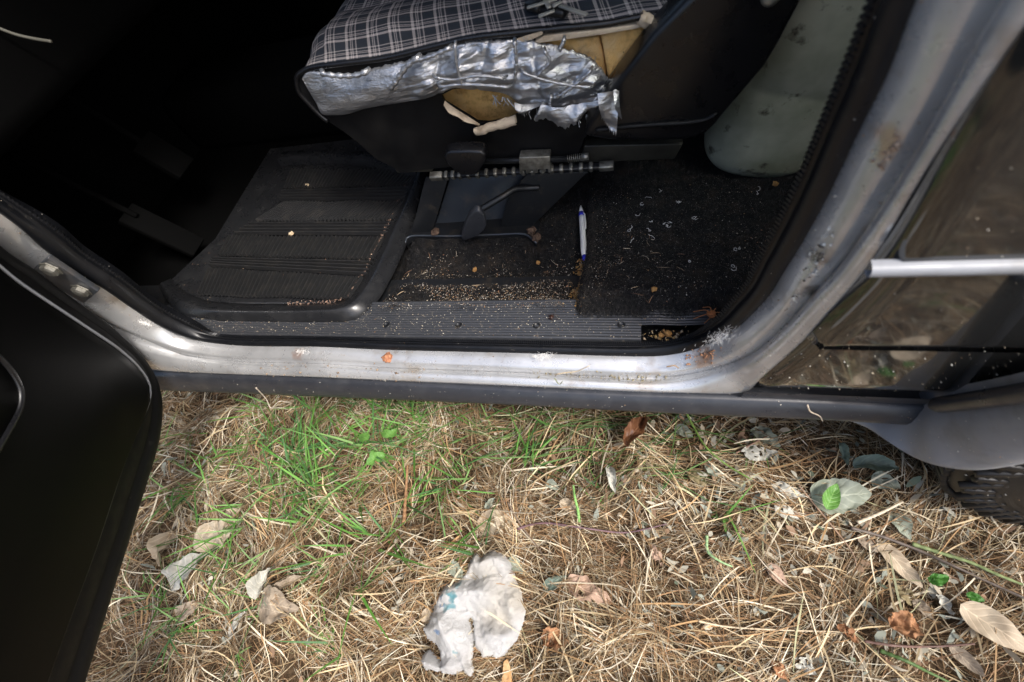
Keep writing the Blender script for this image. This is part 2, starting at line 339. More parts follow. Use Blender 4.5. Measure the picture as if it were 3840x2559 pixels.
ny = len(gy); nx = len(gx)
e0 = [i*ny for i in range(nx)]; e1 = [(nx-1)*ny+j for j in range(ny)]; e2 = [(nx-1-i)*ny+ny-1 for i in range(nx)]; e3 = [ny-1-j for j in range(ny)]
for k, e in enumerate((e0, e1, e2, e3)): F.append(tuple([b+k, b+(k+1) % 4]+e[::-1]))
tag(mk('ground', V, F, M['soil']), kind='structure')

# ------------------------------------------------------------------ the car
car = empty('car', (0, .3, 0))
tag(car, 'old silver grey car with its front door wide open over dry grass', 'car')

# door opening: four matching curves in planes parallel to the car's side, front pillar -> sill -> rear pillar
YSI, YSO, YL1, YL2 = .345, .325, .298, .278
def crv(pts, y, brk, up0, up1):
    P = [PY(a, b, y) for a, b in pts]
    P = [P[0]+A([up0, 0, .40]), P[0]+A([up0*.5, 0, .2])]+P+[P[-1]+A([.0, 0, .22]), P[-1]+A([.0, 0, .5])]
    return segs(P, [k+2 for k in brk], (70, 150, 90))
s_in = [(0, 715), (219, 858), (321, 945), (459, 1037), (541, 1103), (612, 1154), (714, 1208), (812, 1252), (1074, 1265), (1488, 1274), (1920, 1283), (2399, 1289), (2500, 1284), (2580, 1262), (2640, 1226), (2688, 1188), (2743, 1127), (2799, 1060), (2826, 1010), (2860, 940), (2931, 802), (3010, 631), (3088, 440), (3161, 263), (3266, 0)]
s_out = [(0, 802), (168, 945), (286, 1027), (388, 1088), (490, 1159), (597, 1226), (679, 1266), (842, 1294), (1199, 1302), (1457, 1314), (1920, 1324), (2188, 1331), (2399, 1334), (2521, 1324), (2632, 1299), (2743, 1247), (2815, 1183), (2882, 1110), (2931, 1030), (2980, 950), (3082, 765), (3220, 473), (3312, 289), (3417, 0)]
l1 = [(-60, 920), (150, 1075), (300, 1165), (434, 1241), (561, 1292), (689, 1328), (867, 1353), (1199, 1363), (1457, 1377), (1920, 1394), (2333, 1413), (2466, 1416), (2577, 1407), (2688, 1379), (2790, 1335), (2860, 1280), (2940, 1200), (3030, 1090), (3115, 1000), (3220, 850), (3417, 545), (3548, 315), (3700, 20)]
l2 = [(-80, 1010), (100, 1150), (250, 1250), (380, 1330), (480, 1378), (566, 1399), (690, 1404), (842, 1409), (1199, 1422), (1920, 1453), (2333, 1471), (2577, 1482), (2740, 1489), (2795, 1484), (2822, 1466), (2854, 1432), (2937, 1360), (3021, 1283), (3100, 1194), (3246, 1030), (3483, 644), (3614, 447), (3745, 263), (3840, 131), (3930, 0)]
C_si = crv(s_in, YSI, (6, 15), -.02, 0); C_so = crv(s_out, YSO, (6, 15), -.02, 0); C_l1 = crv(l1, YL1, (5, 14), -.02, 0); C_l2 = crv(l2, YL2, (6, 14), -.02, 0)
flip = -1
rows = prof_loft(C_so-A([0, -.012, 0]), C_l1, [(0, -.004), (.08, -.001), (.12, .001), (.5, .0022), (.76, .0018), (.84, .0006), (.88, -.002), (.93, -.008), (1, -.012)], flip)
rows += prof_loft(C_l1, C_l2, [(.06, -.0135), (.13, -.012), (.19, -.006), (.23, -.0005), (.28, .0015), (.5, .0035), (.78, .003), (.86, .0012), (.91, -.001), (1, -.007)], flip)
rows += [C_l2+A([0, .004, 0])-(C_l1-C_l2)*0+A([0, .03, 0])]
jamb = mk('door_frame', *loft(rows), M['paint'], car)
jr = prof_loft(C_si, C_so, [(0, -.010), (0, .000), (.05, .003), (.12, .0035), (.2, .001), (.3, -.0005), (.38, .003), (.5, .0065), (.66, .0075), (.8, .006), (.92, .002), (1, -.004)], flip)
seal = mk('door_seal', *loft(jr), M['rubber'], car)
# fine ribs on the inner lip of the seal
mb = MB(); Tn = tangents(C_si)
for i in range(12, len(C_si)-2):
    for q in (0, .5):
        c = C_si[i]*(1-q)+C_si[i+1]*q; n = np.cross(Tn[i], unit(C_so[i]-C_si[i])); d = unit(C_so[i]-C_si[i])
        mb.box(c+d*.002+n*.002*flip, (.0022, .0052, .0046), (Tn[i], d, n))
tag(mb.build('seal_lip_rib', M['rubber'], car), kind='stuff')

# front pillar hinge plate with two bolts
def jpt(px, py, t=.45):            # point on the front-pillar jamb
    return PY(px, py, YSO+(YL1-YSO)*t-.004)
c4 = [jpt(122, 1011), jpt(182, 962), jpt(372, 1090), jpt(306, 1143)]
c4 = [c4[0], c4[1], c4[2], c4[3]]; nrm = unit(np.cross(c4[2]-c4[0], c4[1]-c4[3])); nrm = nrm if nrm[1] < 0 else -nrm
hp = plate('hinge_plate', [p+nrm*.003 for p in c4], -nrm*.008, M['bluesteel'], car, .0015)
for (px, py) in ((200, 998), (313, 1078)):
    c = jpt(px, py)+nrm*.004; u = unit(c4[2]-c4[1]); v = np.cross(nrm, u)
    V, F = tube([c, c+nrm*.002, c+nrm*.002, c+nrm*.007, c+nrm*.009], [.0135, .0135, .0105, .0105, .007], 6); mk('bolt', V, F, M['steel'], hp, False)
hp.parent = car

# black sill moulding
top = spl([PY(a, b, .2775) for a, b in [(440, 1392), (560, 1399), (1199, 1425), (1920, 1457), (2333, 1475), (2800, 1491), (3200, 1506), (3462, 1518)]], 120)
bot = spl([PY(a, b, .262) for a, b in [(470, 1461), (600, 1467), (1199, 1491), (1920, 1522), (2577, 1557), (3100, 1580), (3474, 1602)]], 120)
r2 = prof_loft(top, bot, [(0, -.003), (.03, .001), (.12, .003), (.4, .005), (.75, .004), (.93, .001), (1, -.003)], -1)
r2 += [bot+A([0, .012, -.010]), bot+A([0, .05, -.008])]
r2 = [top+A([0, .02, -.001])]+r2
mk('sill_moulding', *loft(r2), M['trim'], car)
# inner sill box under the opening, so that light does not leak under the floor
MB().box((-.2, .42, .25), (1.9, .17, .13)).build('sill_box', M['brsteel'], car)

# rear door skin, its moulding, the rocker below
ed = C_l2[-90:]                    # rear-pillar edge from the lower corner upward
def side_y(z): return .274-.012*math.sin(max(0, min(1, (z-.34)/.6))*math.pi)
zs = np.linspace(.485, 1.02, 40); edge_x = np.interp(zs, ed[:, 2], ed[:, 0])-.001
rows = []
for z, x0 in zip(zs, edge_x): rows.append(A([[x0+(1.15-x0)*t, (.2795 if k == 0 else (.5*side_y(z)+.5*.2795 if k == 1 else side_y(z))), z] for k, t in enumerate(np.r_[0, .004, .010, np.linspace(.03, 1, 37)])]))
rows = [r+A([0, .02, .0]) if i == 0 else r for i, r in enumerate([rows[0]]+rows)]
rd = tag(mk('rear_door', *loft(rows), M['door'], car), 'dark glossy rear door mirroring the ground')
mz = [(PY(3246+(3840-3246)*t, 1000+8*t, .262)) for t in (0, .33, .66, 1)]
z0 = mz[0][2]; mx0 = float(np.interp(z0, ed[:, 2], ed[:, 0]))-.012
ln = np.stack([np.linspace(mx0, 1.14, 40), np.full(40, .262), np.full(40, z0-.002)], 1)
sec = [(.013, .004), (.012, -.004), (.009, -.0085), (.003, -.0105), (-.004, -.0105), (-.0085, -.0085), (-.0115, -.004), (-.0125, .004)]
mk('door_moulding', *loft([ln*A([1, 1, 1])+A([0, dy*.7, dz*.5]) for dz, dy in sec]), M['flare'], rd)
rows = []
zs = np.linspace(.355, .4868, 13)
for i, z in enumerate(zs):
    x0 = float(np.interp(z, ed[:, 2], ed[:, 0]))+.003; y = side_y(z)-.001 if i < 13 else side_y(z)+.03
    if i < 3: y += .010*(1-i/3.)**1.2
    rows.append(A([[x0-.004+(.9-x0)*t, (.281 if t == 0 else y), z] for t in np.r_[0, .012, np.linspace(.03, 1, 38)]]))
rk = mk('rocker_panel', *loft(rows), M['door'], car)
zz = np.linspace(.322, .354, 6)
st = []
for z in zz: x0 = float(np.interp(max(z, .336), ed[:, 2], ed[:, 0]))-.012; st.append(A([[x0+(.62-x0)*t, .2785-.004*(z-.322)/.032, z] for t in np.linspace(0, 1, 20)]))
mk('rocker_strip', *loft(st), M['trim'], car)

# rear wheel arch flare with its bead, and the tyre
ftop = [(3130, 1560, .290), (3300, 1548, .288), (3440, 1530, .278), (3500, 1524, .268), (3640, 1507, .250), (3840, 1476, .228), (4000, 1445, .216)]
fbot = [(3250, 1601, .276), (3330, 1657, .248), (3427, 1716, .226), (3524, 1750, .210), (3645, 1765, .202), (3840, 1741, .196), (4000, 1690, .194)]
Ct = spl([PY(*p) for p in ftop], 60); Cb = spl([PY(*p) for p in fbot], 60)
ext = lambda C, d: np.concatenate([C, [C[-1]+A(d)*k for k in (.25, .5, .75, 1.)]])
Ct = ext(Ct, (.28, .05, .10)); Cb = ext(Cb, (.26, .05, .20))
rampf = np.clip((np.arange(len(Ct))-8)/32., 0, 1)
fr = [Ct+A([0, .02, 0])]+prof_loft(Ct, Cb, [(t, h*rampf) for t, h in [(0, -.002), (.1, .008), (.3, .018), (.55, .021), (.8, .014), (.93, .006), (1, -.001)]], -1)
fr += [Cb+A([.002, .006, -.006]), Cb+A([.004, .04, -.002]), Cb+A([.01, .07, .02])]
fl = mk('wheel_arch_flare', *loft(fr), M['flare'], car)
bd = spl([PY(a, b, y-.004) for a, b, y in [(3500, 1521, .268), (3560, 1514, .260), (3640, 1503, .250), (3840, 1474, .228), (4050, 1437, .213)]], 30)
rr = np.full(30, .0095); rr[0] = .006; rr[1] = .0085
mk('arch_bead', *tube(bd, rr, 12), M['trim'], fl)
wh = empty('rear_wheel', (.71, .306, .31)); wh.parent = car
prof = []
hw = .088
for a in np.linspace(-1, 1, 41):
    yy = a*hw; 
    r = .312-.022*abs(a)**6
    prof.append((yy, r))
prof = [(-hw*.94, .195), (-hw*1.06, .215), (-hw*1.10, .245), (-hw*1.06, .275)]+[(y, r) for y, r in prof if abs(y) < hw*.99]+[(hw*1.06, .275), (hw*1.1, .245), (hw*1.06, .215), (hw*.94, .195)]
# shallow rings moulded in the outer sidewall
rings = []
for k in range(8):
    t = k/7; rings += [(-hw*(1.08+.03*math.sin(math.pi*t))-.0015, .205+.08*t-.002), (-hw*(1.08+.03*math.sin(math.pi*t))+.003, .205+.08*t+.003)]
prof = [(-hw*.94, .190)]+rings+prof[4:]  # outer sidewall first
nk = 120; rows = []
for y, r in prof:
    a = np.linspace(0, 2*math.pi, nk+1)
    rows.append(np.stack([.71+r*np.cos(a), np.full(nk+1, .306+y), .312+r*np.sin(a)], 1))
ty = mk('tyre', *loft(rows), M['tyre'], None)
mb = MB()
for i in range(80):
    a0 = 2*math.pi*i/80
    for row, yc in enumerate((-.066, -.034, 0, .034, .066)):
        a = a0+(.02 if row % 2 else 0); n = A([math.cos(a), 0, math.sin(a)]); t = A([-math.sin(a), 0, math.cos(a)])
        sk = .35 if row % 2 else -.35; u = unit(t+A([0, sk, 0])); v = unit(np.cross(n, u))
        rr_ = .312-.022*abs(yc/hw)**6
        mb.box(A([.71, .306+yc, .312])+n*(rr_+.001), (.018, .026, .008), (u, v, n))
for i in range(64):
    a_ = 2*math.pi*i/64; n = A([math.cos(a_), 0, math.sin(a_)]); t = A([-math.sin(a_), 0, math.cos(a_)]); u = unit(n+t*(.25 if i % 2 else -.25))
    mb.box(A([.71, .306-hw*1.065, .312])+n*.278, (.046 if i % 2 else .034, .013, .008), (u, unit(np.cross((0, 1, 0), u)), (0, 1, 0)))
tb = tag(mb.build('tread_block', M['tyre'], None, bevel=.001, seg=1), kind='stuff')
a = np.linspace(0, 2*math.pi, nk+1)
rim = mk('rim', *loft([np.stack([.71+r*np.cos(a), np.full(nk+1, .306+y), .312+r*np.sin(a)], 1) for y, r in ((-.06, .192), (-.03, .185), (-.02, .12), (-.045, .06), (-.045, .002))]), M['steel'])
for o in (ty, tb, rim): o.parent = wh; o.matrix_parent_inverse = Matrix.Translation((-.71, -.306, -.31))

# cabin shell: floor pan, tunnel, firewall, dash, far side, roof, rear wall, windscreen, front wing
part = lambda nm, m, c, sz, bv=0: MB().box(c, sz).build(nm, m, car, bevel=bv)
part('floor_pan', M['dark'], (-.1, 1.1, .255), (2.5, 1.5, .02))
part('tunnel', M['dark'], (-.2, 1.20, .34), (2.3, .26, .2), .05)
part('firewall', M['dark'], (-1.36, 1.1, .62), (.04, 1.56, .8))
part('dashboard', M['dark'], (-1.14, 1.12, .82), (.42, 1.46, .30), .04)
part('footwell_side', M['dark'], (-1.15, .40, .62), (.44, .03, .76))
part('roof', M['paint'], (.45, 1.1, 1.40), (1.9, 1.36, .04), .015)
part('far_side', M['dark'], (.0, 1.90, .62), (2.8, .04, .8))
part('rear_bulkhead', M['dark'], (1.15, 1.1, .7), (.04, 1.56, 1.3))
part('rear_seat', M['vinyl'], (.85, 1.1, .45), (.5, 1.3, .35), .05)
part('front_wing', M['paint'], (-1.5, .33, .60), (.9, .1, .62), .03)
mk('windscreen', [(-1.3, .45, .97), (-1.3, 1.8, .97), (-.5, 1.7, 1.38), (-.5, .5, 1.38)], [(0, 1, 2, 3)], M['glass'], car)
mk('far_window', [(-.9, 1.9, 1.02), (1.1, 1.9, 1.02), (1.1, 1.75, 1.38), (-.4, 1.75, 1.38)], [(0, 1, 2, 3)], M['glass'], car)
mk('rear_window', [(.22, .285, 1.02), (1.1, .285, 1.02), (1.1, .43, 1.38), (.24, .43, 1.38)], [(0, 1, 2, 3)], M['glass'], car)
MB().tube([(.2, .31, .95), (.19, .36, 1.2), (.185, .44, 1.39)], .035, 10).build('roof_pillar', M['paint'], car, True)
MB().tube([(-1.3, .40, .95), (-.9, .42, 1.2), (-.48, .45, 1.39)], .03, 10).build('roof_pillar', M['paint'], car, True)
# pedals in the dark footwell and a loose cable
pd = MB().box((-1.10, .80, .44), (.02, .07, .10), (unit((1, 0, .6)), (0, 1, 0), unit((-.6, 0, 1)))).tube([(-1.11, .80, .46), (-1.2, .80, .62), (-1.24, .8, .76)], .008, 8).build('brake_pedal', M['dark'], car, bevel=.004)
MB().box((-1.06, .62, .37), (.018, .055, .15), (unit((1, 0, .7)), (0, 1, 0), unit((-.7, 0, 1)))).tube([(-1.08, .62, .42), (-1.2, .62, .6)], .007, 8).build('accelerator_pedal', M['dark'], car, bevel=.004)
mk('cable', *tube(spl([PY(-60, 85, .62), PY(0, 108, .62), PY(60, 130, .625), PY(130, 146, .63), PY(192, 156, .63)], 24), .0022, 8), M['cable'], car)

# floor carpet
def zfloor(x, y):
    x = np.asarray(x, float); y = np.asarray(y, float)
    z = .352-.055*np.clip((y-.418)/.11, 0, 1)**.8
    hump = 1/(1+np.exp(-(x+.083)/.0045))
    z = z+hump*(.030*np.exp(-((y-.50)/.10)**2)+.010)*np.clip((y-.40)/.03, 0, 1)
    z = z-.010*np.exp(-((x+.094)/.008)**2)-.02*np.clip((-.44-x)/.03, 0, 1)
    return z
def zcar(x, y): return float(zfloor(x, y)+.003*fbm2(x, y, 22, 2, 5)[0])
xs = np.linspace(-.50, .42, 200); ys = np.r_[np.linspace(.408, .66, 110), np.linspace(.665, 1.15, 50)]
rows = []
for i, x in enumerate(xs):
    y = ys.copy(); e = .413+.004*fbm2(np.full(1, x), np.zeros(1), 25, 2, 4)[0]
    if x > -.085: e -= .010*min(1, (x+.085)/.02)+.006*fbm2(np.full(1, x), np.zeros(1), 40, 2, 8)[0]
    y = e+(ys-ys[0])*(1.15-e)/(1.15-ys[0]); xx = np.full_like(y, x)
    z = zfloor(xx, y)+.003*fbm2(xx, y, 22, 2, 5)+.0016*fbm2(xx, y, 140, 2, 6)
    z[0] -= .008; z[1] -= .001
    rows.append(np.stack([xx, y, z], 1))
tag(mk('floor_carpet', *loft(rows), M['carpet'], car))
# carpet pile: tens of thousands of short fibres
def strands(n, x0, x1, y0, y1, zf, lmin, lmax, wd, cols, lift, K=3, heading=None, arc=.3, acc=None, z_off=0., roll=True, curv=1.0, power=1., cluster=0, crad=.03, cspread=.3):
    tone = np.ones(n); cth = None
    if cluster:
        cx = RNG.uniform(x0, x1, cluster); cy = RNG.uniform(y0, y1, cluster); ci_ = RNG.integers(0, cluster, n); ca = RNG.uniform(0, 2*math.pi, cluster); cz = RNG.uniform(-.004, .010, cluster)
        al = RNG.normal(0, crad*1.6, n); ac = RNG.normal(0, crad*.45, n); cth = ca[ci_]+RNG.normal(0, cspread, n)
        x = cx[ci_]+al*np.cos(ca[ci_])-ac*np.sin(ca[ci_]); y = cy[ci_]+al*np.sin(ca[ci_])+ac*np.cos(ca[ci_]); tone = RNG.uniform(.42, 1.2, cluster)[ci_]; coff = cz[ci_]
    else: x = RNG.uniform(x0, x1, n); y = RNG.uniform(y0, y1, n); coff = np.zeros(n)
    if acc is not None: k = acc(x, y) > RNG.random(n); x, y = x[k], y[k]; tone = tone[k]; coff = coff[k]; cth = cth[k] if cth is not None else None; n = len(x)
    th = cth if cth is not None else (RNG.uniform(0, 2*math.pi, n) if heading is None else heading(x, y, n))
    ln = lmin+(lmax-lmin)*RNG.random(n)**power; cv = RNG.normal(0, curv, n)
    t = np.linspace(0, 1, K)[None, :]-.5
    ang = th[:, None]+cv[:, None]*t*1.6
    st = (ln/(K-1))[:, None]
    dx = np.cos(ang)*st; dy = np.sin(ang)*st
    X = x[:, None]+np.cumsum(dx, 1)-dx.sum(1, keepdims=True)/2; Y = y[:, None]+np.cumsum(dy, 1)-dy.sum(1, keepdims=True)/2
    off = coff+lift[0]+(lift[1]-lift[0])*RNG.random(n); tilt = RNG.normal(0, arc, n)
    Z = zf(X, Y)+z_off+off[:, None]+(tilt[:, None]*t+np.abs(RNG.normal(0, .12, n))[:, None]*(.25-t*t))*ln[:, None]
    W = (wd[0]+(wd[1]-wd[0])*RNG.random(n)**2)[:, None]*(1-.75*np.abs(2*t)**3)
    rl = RNG.uniform(-.9, .9, n)[:, None] if roll else np.zeros((n, 1))
    sx = -np.sin(ang)*np.cos(rl); sy = np.cos(ang)*np.cos(rl); sz = np.sin(rl)*np.ones_like(ang)
    L_ = np.stack([X-sx*W/2, Y-sy*W/2, Z-sz*W/2], -1); R_ = np.stack([X+sx*W/2, Y+sy*W/2, Z+sz*W/2], -1)
    V = np.stack([L_, R_], 2).reshape(n, K*2, 3)
    base = (np.arange(n)*K*2)[:, None]; f = np.concatenate([base+A([2*k, 2*k+1, 2*k+3, 2*k+2]) for k in range(K-1)], 1).reshape(-1, 4)
    pal = A([c[:3] for c in cols]); wt = A([c[3] for c in cols]); ci = RNG.choice(len(cols), n, p=wt/wt.sum())
    c = np.clip(pal[ci]*RNG.uniform(.62, 1.2, (n, 1))*tone[:, None], 0, .85); C = np.repeat(c, K*2, 0)
    return V.reshape(-1, 3), f, C
def merge(*parts):
    Vs, Fs, Cs = [], [], []; b = 0
    for V, F, C in parts: Vs.append(V); Fs.append(F+b); Cs.append(C); b += len(V)
    return np.concatenate(Vs), np.concatenate(Fs), np.concatenate(Cs)
zf2 = lambda X, Y: zfloor(X, Y)+.003*fbm2(X, Y, 22, 2, 5)
V, F, C = strands(42000, -.46, .30, .402, .80, zf2, .004, .010, (.0004, .0009), [(.012, .012, .013, 5), (.03, .03, .032, 3), (.08, .075, .07, .8)], (.0005, .003), K=3, arc=.8)
E1 = strands(5000, -.088, -.066, .40, .66, zf2, .004, .011, (.0004, .0009), [(.014, .014, .015, 4), (.05, .045, .04, 2), (.10, .08, .06, .8)], (.001, .006), K=3, arc=.9)
E2 = strands(5000, -.085, .10, .392, .415, zf2, .004, .012, (.0004, .0009), [(.014, .014, .015, 4), (.05, .047, .044, 2)], (.000, .005), K=3, arc=.9)
V, F, C = merge((V, F, C), E1, E2)
tag(mk('carpet_pile', V, F, M['speck'], car, col=C), kind='stuff')

# ribbed scuff plate on the sill
sp = empty('scuff_plate'); sp.parent = car
ny_ = 15; rows = []
xe = lambda x: .352
xa, xb, xn = -.93, .112, .013      # left end, right end, notch start
prof = [(.3515, .344), (.3515, .354)]
yy = .354
for k in range(ny_):
    prof += [(yy, .3555), (yy+.0027, .3555), (yy+.0032, .3538), (yy+.0046, .3538)]; yy += .0048
def strip(xs0, xs1, pr): return loft([np.stack([np.linspace(xs0, xs1, 60), np.full(60, y), np.full(60, z)+.001*np.sin(np.linspace(0, 9, 60))], 1) for y, z in pr])
mk('plate', *strip(xa, xn, prof), M['scuff'], sp, False)
mk('plate', *strip(xn+.0005, xb, [p for p in prof if p[0] > .3775]), M['scuff'], sp, False)
mb = MB(); 
for px, py in ((1450, 1219), (1720, 1221), (2013, 1222), (2330, 1219)):
    c = PZ(px, py, .3563); r = .0042
    a = np.linspace(0, 2*math.pi, 15); rr_ = [(r*1.5, 0), (r*1.15, .0012), (r, .0008), (r*.6, -.0005), (.0001, -.0008)]
    rws = [np.stack([c[0]+q*np.cos(a), c[1]+q*np.sin(a), np.full(15, c[2]+h)], 1) for q, h in rr_]
    mk('screw', *loft(rws), M['brsteel'], sp)
# loose gravel of foam in the open corner under the notch is scattered further below

# ------------------------------------------------------------------ open front door
O0 = PZ(600, 1540, .302); O1 = PZ(322, 2559, .302); O2 = PY(0, 950, .286)
e1 = unit(O1-O0); nd = unit(np.cross(e1, O2-O0)); nd = nd if nd[0] > 0 else -nd; e2 = np.cross(nd, e1); e2 = e2 if e2[2] > 0 else -e2
dp = lambda px, py, h=0.: PP(px, py, O0+nd*h, nd)
door = empty('front_door'); door.parent = car
outer = [(0, 930), (102, 996), (204, 1075), (320, 1158), (418, 1231), (444, 1258), (510, 1317), (561, 1384), (592, 1445), (606, 1510), (606, 1570), (597, 1650), (517, 1917), (414, 2250), (318, 2559)]
inner = [(0, 1032), (100, 1102), (204, 1169), (310, 1238), (408, 1302), (450, 1336), (485, 1368), (512, 1400), (531, 1430), (541, 1462), (540, 1490), (530, 1525), (443, 1725), (325, 2065), (140, 2559)]
Po = [dp(*p) for p in outer]; Pi = [dp(*p, .012) for p in inner]
dirt = unit(Po[0]-Po[1])
Po = [Po[0]+e2*.25-e1*.02, Po[0]+e2*.12-e1*.01]+Po+[Po[-1]+e1*.2, Po[-1]+e1*.48, Po[-1]+e1*.55+e2*.05, Po[-1]+e1*.57+e2*.15, Po[-1]+e1*.57+e2*.45]
Pi = [Pi[0]+e2*.22-e1*.02, Pi[0]+e2*.11-e1*.01]+Pi+[Pi[-1]+e1*.2, Pi[-1]+e1*.44, Pi[-1]+e1*.50+e2*.05, Pi[-1]+e1*.52+e2*.15, Pi[-1]+e1*.52+e2*.45]
Do = spl(Po, 160); Di = spl(Pi, 160)
dr = [Do-nd*.045, Do-nd*.012]+[Do+(Di-Do)*t+nd*h for t, h in ((.0, 0), (.10, .006), (.22, .008), (.34, .006), (.40, .002), (.46, .002), (.52, .0045), (.75, .003), (.9, .0), (1, .001))]
mk('door_edge', *loft(dr), M['edge'], door)
pts = [p for p in resamp(Di, 70)]
cn = A(pts).mean(0)
fac = [tuple(range(len(pts)))]
inset = [p+(cn-p)*.018+nd*.014 for p in pts]; inset2 = [p+(cn-p)*.05+nd*.016 for p in pts]
n_ = len(pts); V = pts+inset+inset2; F = [(i, (i+1) % n_, (i+1) % n_+n_, i+n_) for i in range(n_)]+[(i+n_, (i+1) % n_+n_, (i+1) % n_+2*n_, i+2*n_) for i in range(n_)]+[tuple(2*n_+i for i in range(n_))]
mk('door_panel', V, F, M['doorskin'], door)
mk('panel_bead_highlight', *tube(resamp(Di, 120)+nd*.010, .0022, 8), M['flare'], door)  # grey plastic paints in the highlight along the black panel's ridge
op = [p for p in resamp(Do, 70)]
plate('door_skin', [p-nd*.012 for p in op], -nd*.04, M['paint'], door)
pk = [dp(a, b, .030) for a, b in [(-150, 1250), (-60, 1300), (0, 1345), (52, 1410), (78, 1470), (74, 1530), (45, 1590), (5, 1660), (-60, 1780)]]
pc = spl(pk, 40)
mk('pocket_bead', *tube(pc, .0035, 8), M['gloss'], door)
pl_ = [p for p in resamp(pc, 24)]; cc = dp(-250, 1520, .03)
mk('door_pocket', [cc]+[p for p in pl_]+[p-nd*.03+(p-cc)*.04 for p in pl_], [(0, i+1, i+2) for i in range(23)]+[(i+1, i+25, i+26, i+2) for i in range(23)], M['doorskin'], door)
# ------------------------------------------------------------------ rubber floor mat
def zmat(x, y): return .361-.060*np.clip((np.asarray(y, float)-.40)/.26, 0, 1)
zm = lambda x, y: float(zmat(x, y))
fm = empty('floor_mat', PS(1000, 900, zm))
tag(fm, 'dusty black ribbed rubber floor mat lapping over the sill', 'floor mat')
o_ = [(600, 1085), (622, 1130), (643, 1157), (691, 1182), (806, 1201), (940, 1206), (1074, 1208), (1200, 1207), (1297, 1203), (1340, 1191), (1380, 1162), (1418, 1118), (1457, 1052), (1495, 975), (1533, 883), (1584, 710), (1612, 610), (1640, 500)]
t_ = [(606, 1060), (625, 1088), (660, 1118), (710, 1140), (787, 1158), (900, 1165), (1010, 1166), (1150, 1165), (1265, 1158), (1310, 1143), (1345, 1112), (1372, 1075), (1400, 1025), (1430, 965), (1457, 905), (1525, 755), (1570, 640), (1610, 510)]
i_ = [(640, 1045), (655, 1065), (690, 1090), (730, 1112), (790, 1130), (900, 1138), (1010, 1139), (1150, 1138), (1250, 1134), (1295, 1122), (1325, 1098), (1350, 1062), (1377, 1012), (1405, 955), (1433, 900), (1500, 755), (1545, 640), (1585, 510)]
up = lambda h: (lambda x, y: zm(x, y)+h)
Co = spl([PS(a, b, up(-.004)) for a, b in o_], 120); Ct_ = spl([PS(a, b, up(.016)) for a, b in t_], 120); Ci = spl([PS(a, b, up(.002)) for a, b in i_], 120)
rim_ = [Co+A([0, 0, -.004]), Co, Co*.8+Ct_*.2+A([0, 0, .003]), Co*.4+Ct_*.6+A([0, 0, .003]), Ct_*.92+Co*.08+A([0, 0, .0012]), Ct_*.9+Ci*.1, Ct_*.4+Ci*.6, Ci, Ci-A([0, 0, .003])]
mk('raised_rim', *loft(rim_), M['matrub'], fm)
# far rim along the tunnel side
fr_ = [PS(a, b, up(.02)) for a, b in [(1040, 590), (1180, 583), (1300, 586), (1400, 600), (1480, 622), (1560, 640)]]
fc = spl(fr_, 40); mk('far_rim', *loft([fc+A([0, -.010, -.022]), fc+A([0, -.008, -.002]), fc, fc+A([0, .020, .002]), fc+A([0, .026, -.02])]), M['matrub'], fm)
# bed
yb = np.linspace(.395, 1.0, 60); xl = np.linspace(-1.02, -.44, 60)
ins_x = np.interp  # bed clipped to the inner outline by clamping its right edge
order = np.argsort(Ci[:, 1]); 
def bed_right(y):
    k = Ci[int(len(Ci)*.45):]; o = np.argsort(k[:, 1]); return np.interp(y, k[o, 1], k[o, 0])
def bed_front(x):
    k = Ci[:int(len(Ci)*.62)]; o = np.argsort(k[:, 0]); return np.interp(x, k[o, 0], k[o, 1])
rows = []
for s in np.linspace(0, 1, 50):
    r = []
    for y in np.linspace(.40, 1.0, 60):
        xr = bed_right(y)+.004; x = -1.0+(xr+1.0)*s; yy = max(y, bed_front(x)-.003); r.append((x, yy, zm(x, yy)-.003))
    rows.append(A(r))
mk('bed', *loft(rows), M['matrub'], fm)
# rib bands: image-measured band limits on the bed (left-bottom, right-bottom, right-top, left-top)
bz = up(.001)
def bl(*q): return [PS(a, b, bz) for a, b in q]
bands = [(bl((745, 1110), (1322, 1126), (1372, 1046), (785, 1012)), 'y', 38, .0),
         (bl((790, 1003), (1378, 1040), (1405, 984), (805, 970)), 'x', 4, 0),
         (bl((822, 962), (1408, 978), (1452, 896), (862, 890)), 'y', 37, .0),
         (bl((880, 884), (1458, 886), (1484, 838), (948, 838)), 'x', 4, 0),
         (bl((960, 832), (1488, 832), (1528, 762), (1050, 764)), 'y', 38, .045),
         (bl((1052, 758), (1532, 756), (1554, 706), (1062, 718)), 'x', 4, 0),
         (bl((1065, 712), (1556, 700), (1588, 648), (1075, 640)), 'y', 38, .045)]
def prism(mb, a, b, wd, h, side):     # a raised rib from a to b with sloping flanks
    d = b-a; s = unit(np.cross(d, (0, 0, 1)))*wd/2; u = A([0, 0, h])
    V = [a-s, a+s, a+s*.45+u, a-s*.45+u, b-s, b+s, b+s*.45+u, b-s*.45+u]
    mb.add(V, [(0, 3, 2, 1), (4, 5, 6, 7), (0, 1, 5, 4), (1, 2, 6, 5), (2, 3, 7, 6), (3, 0, 4, 7)])
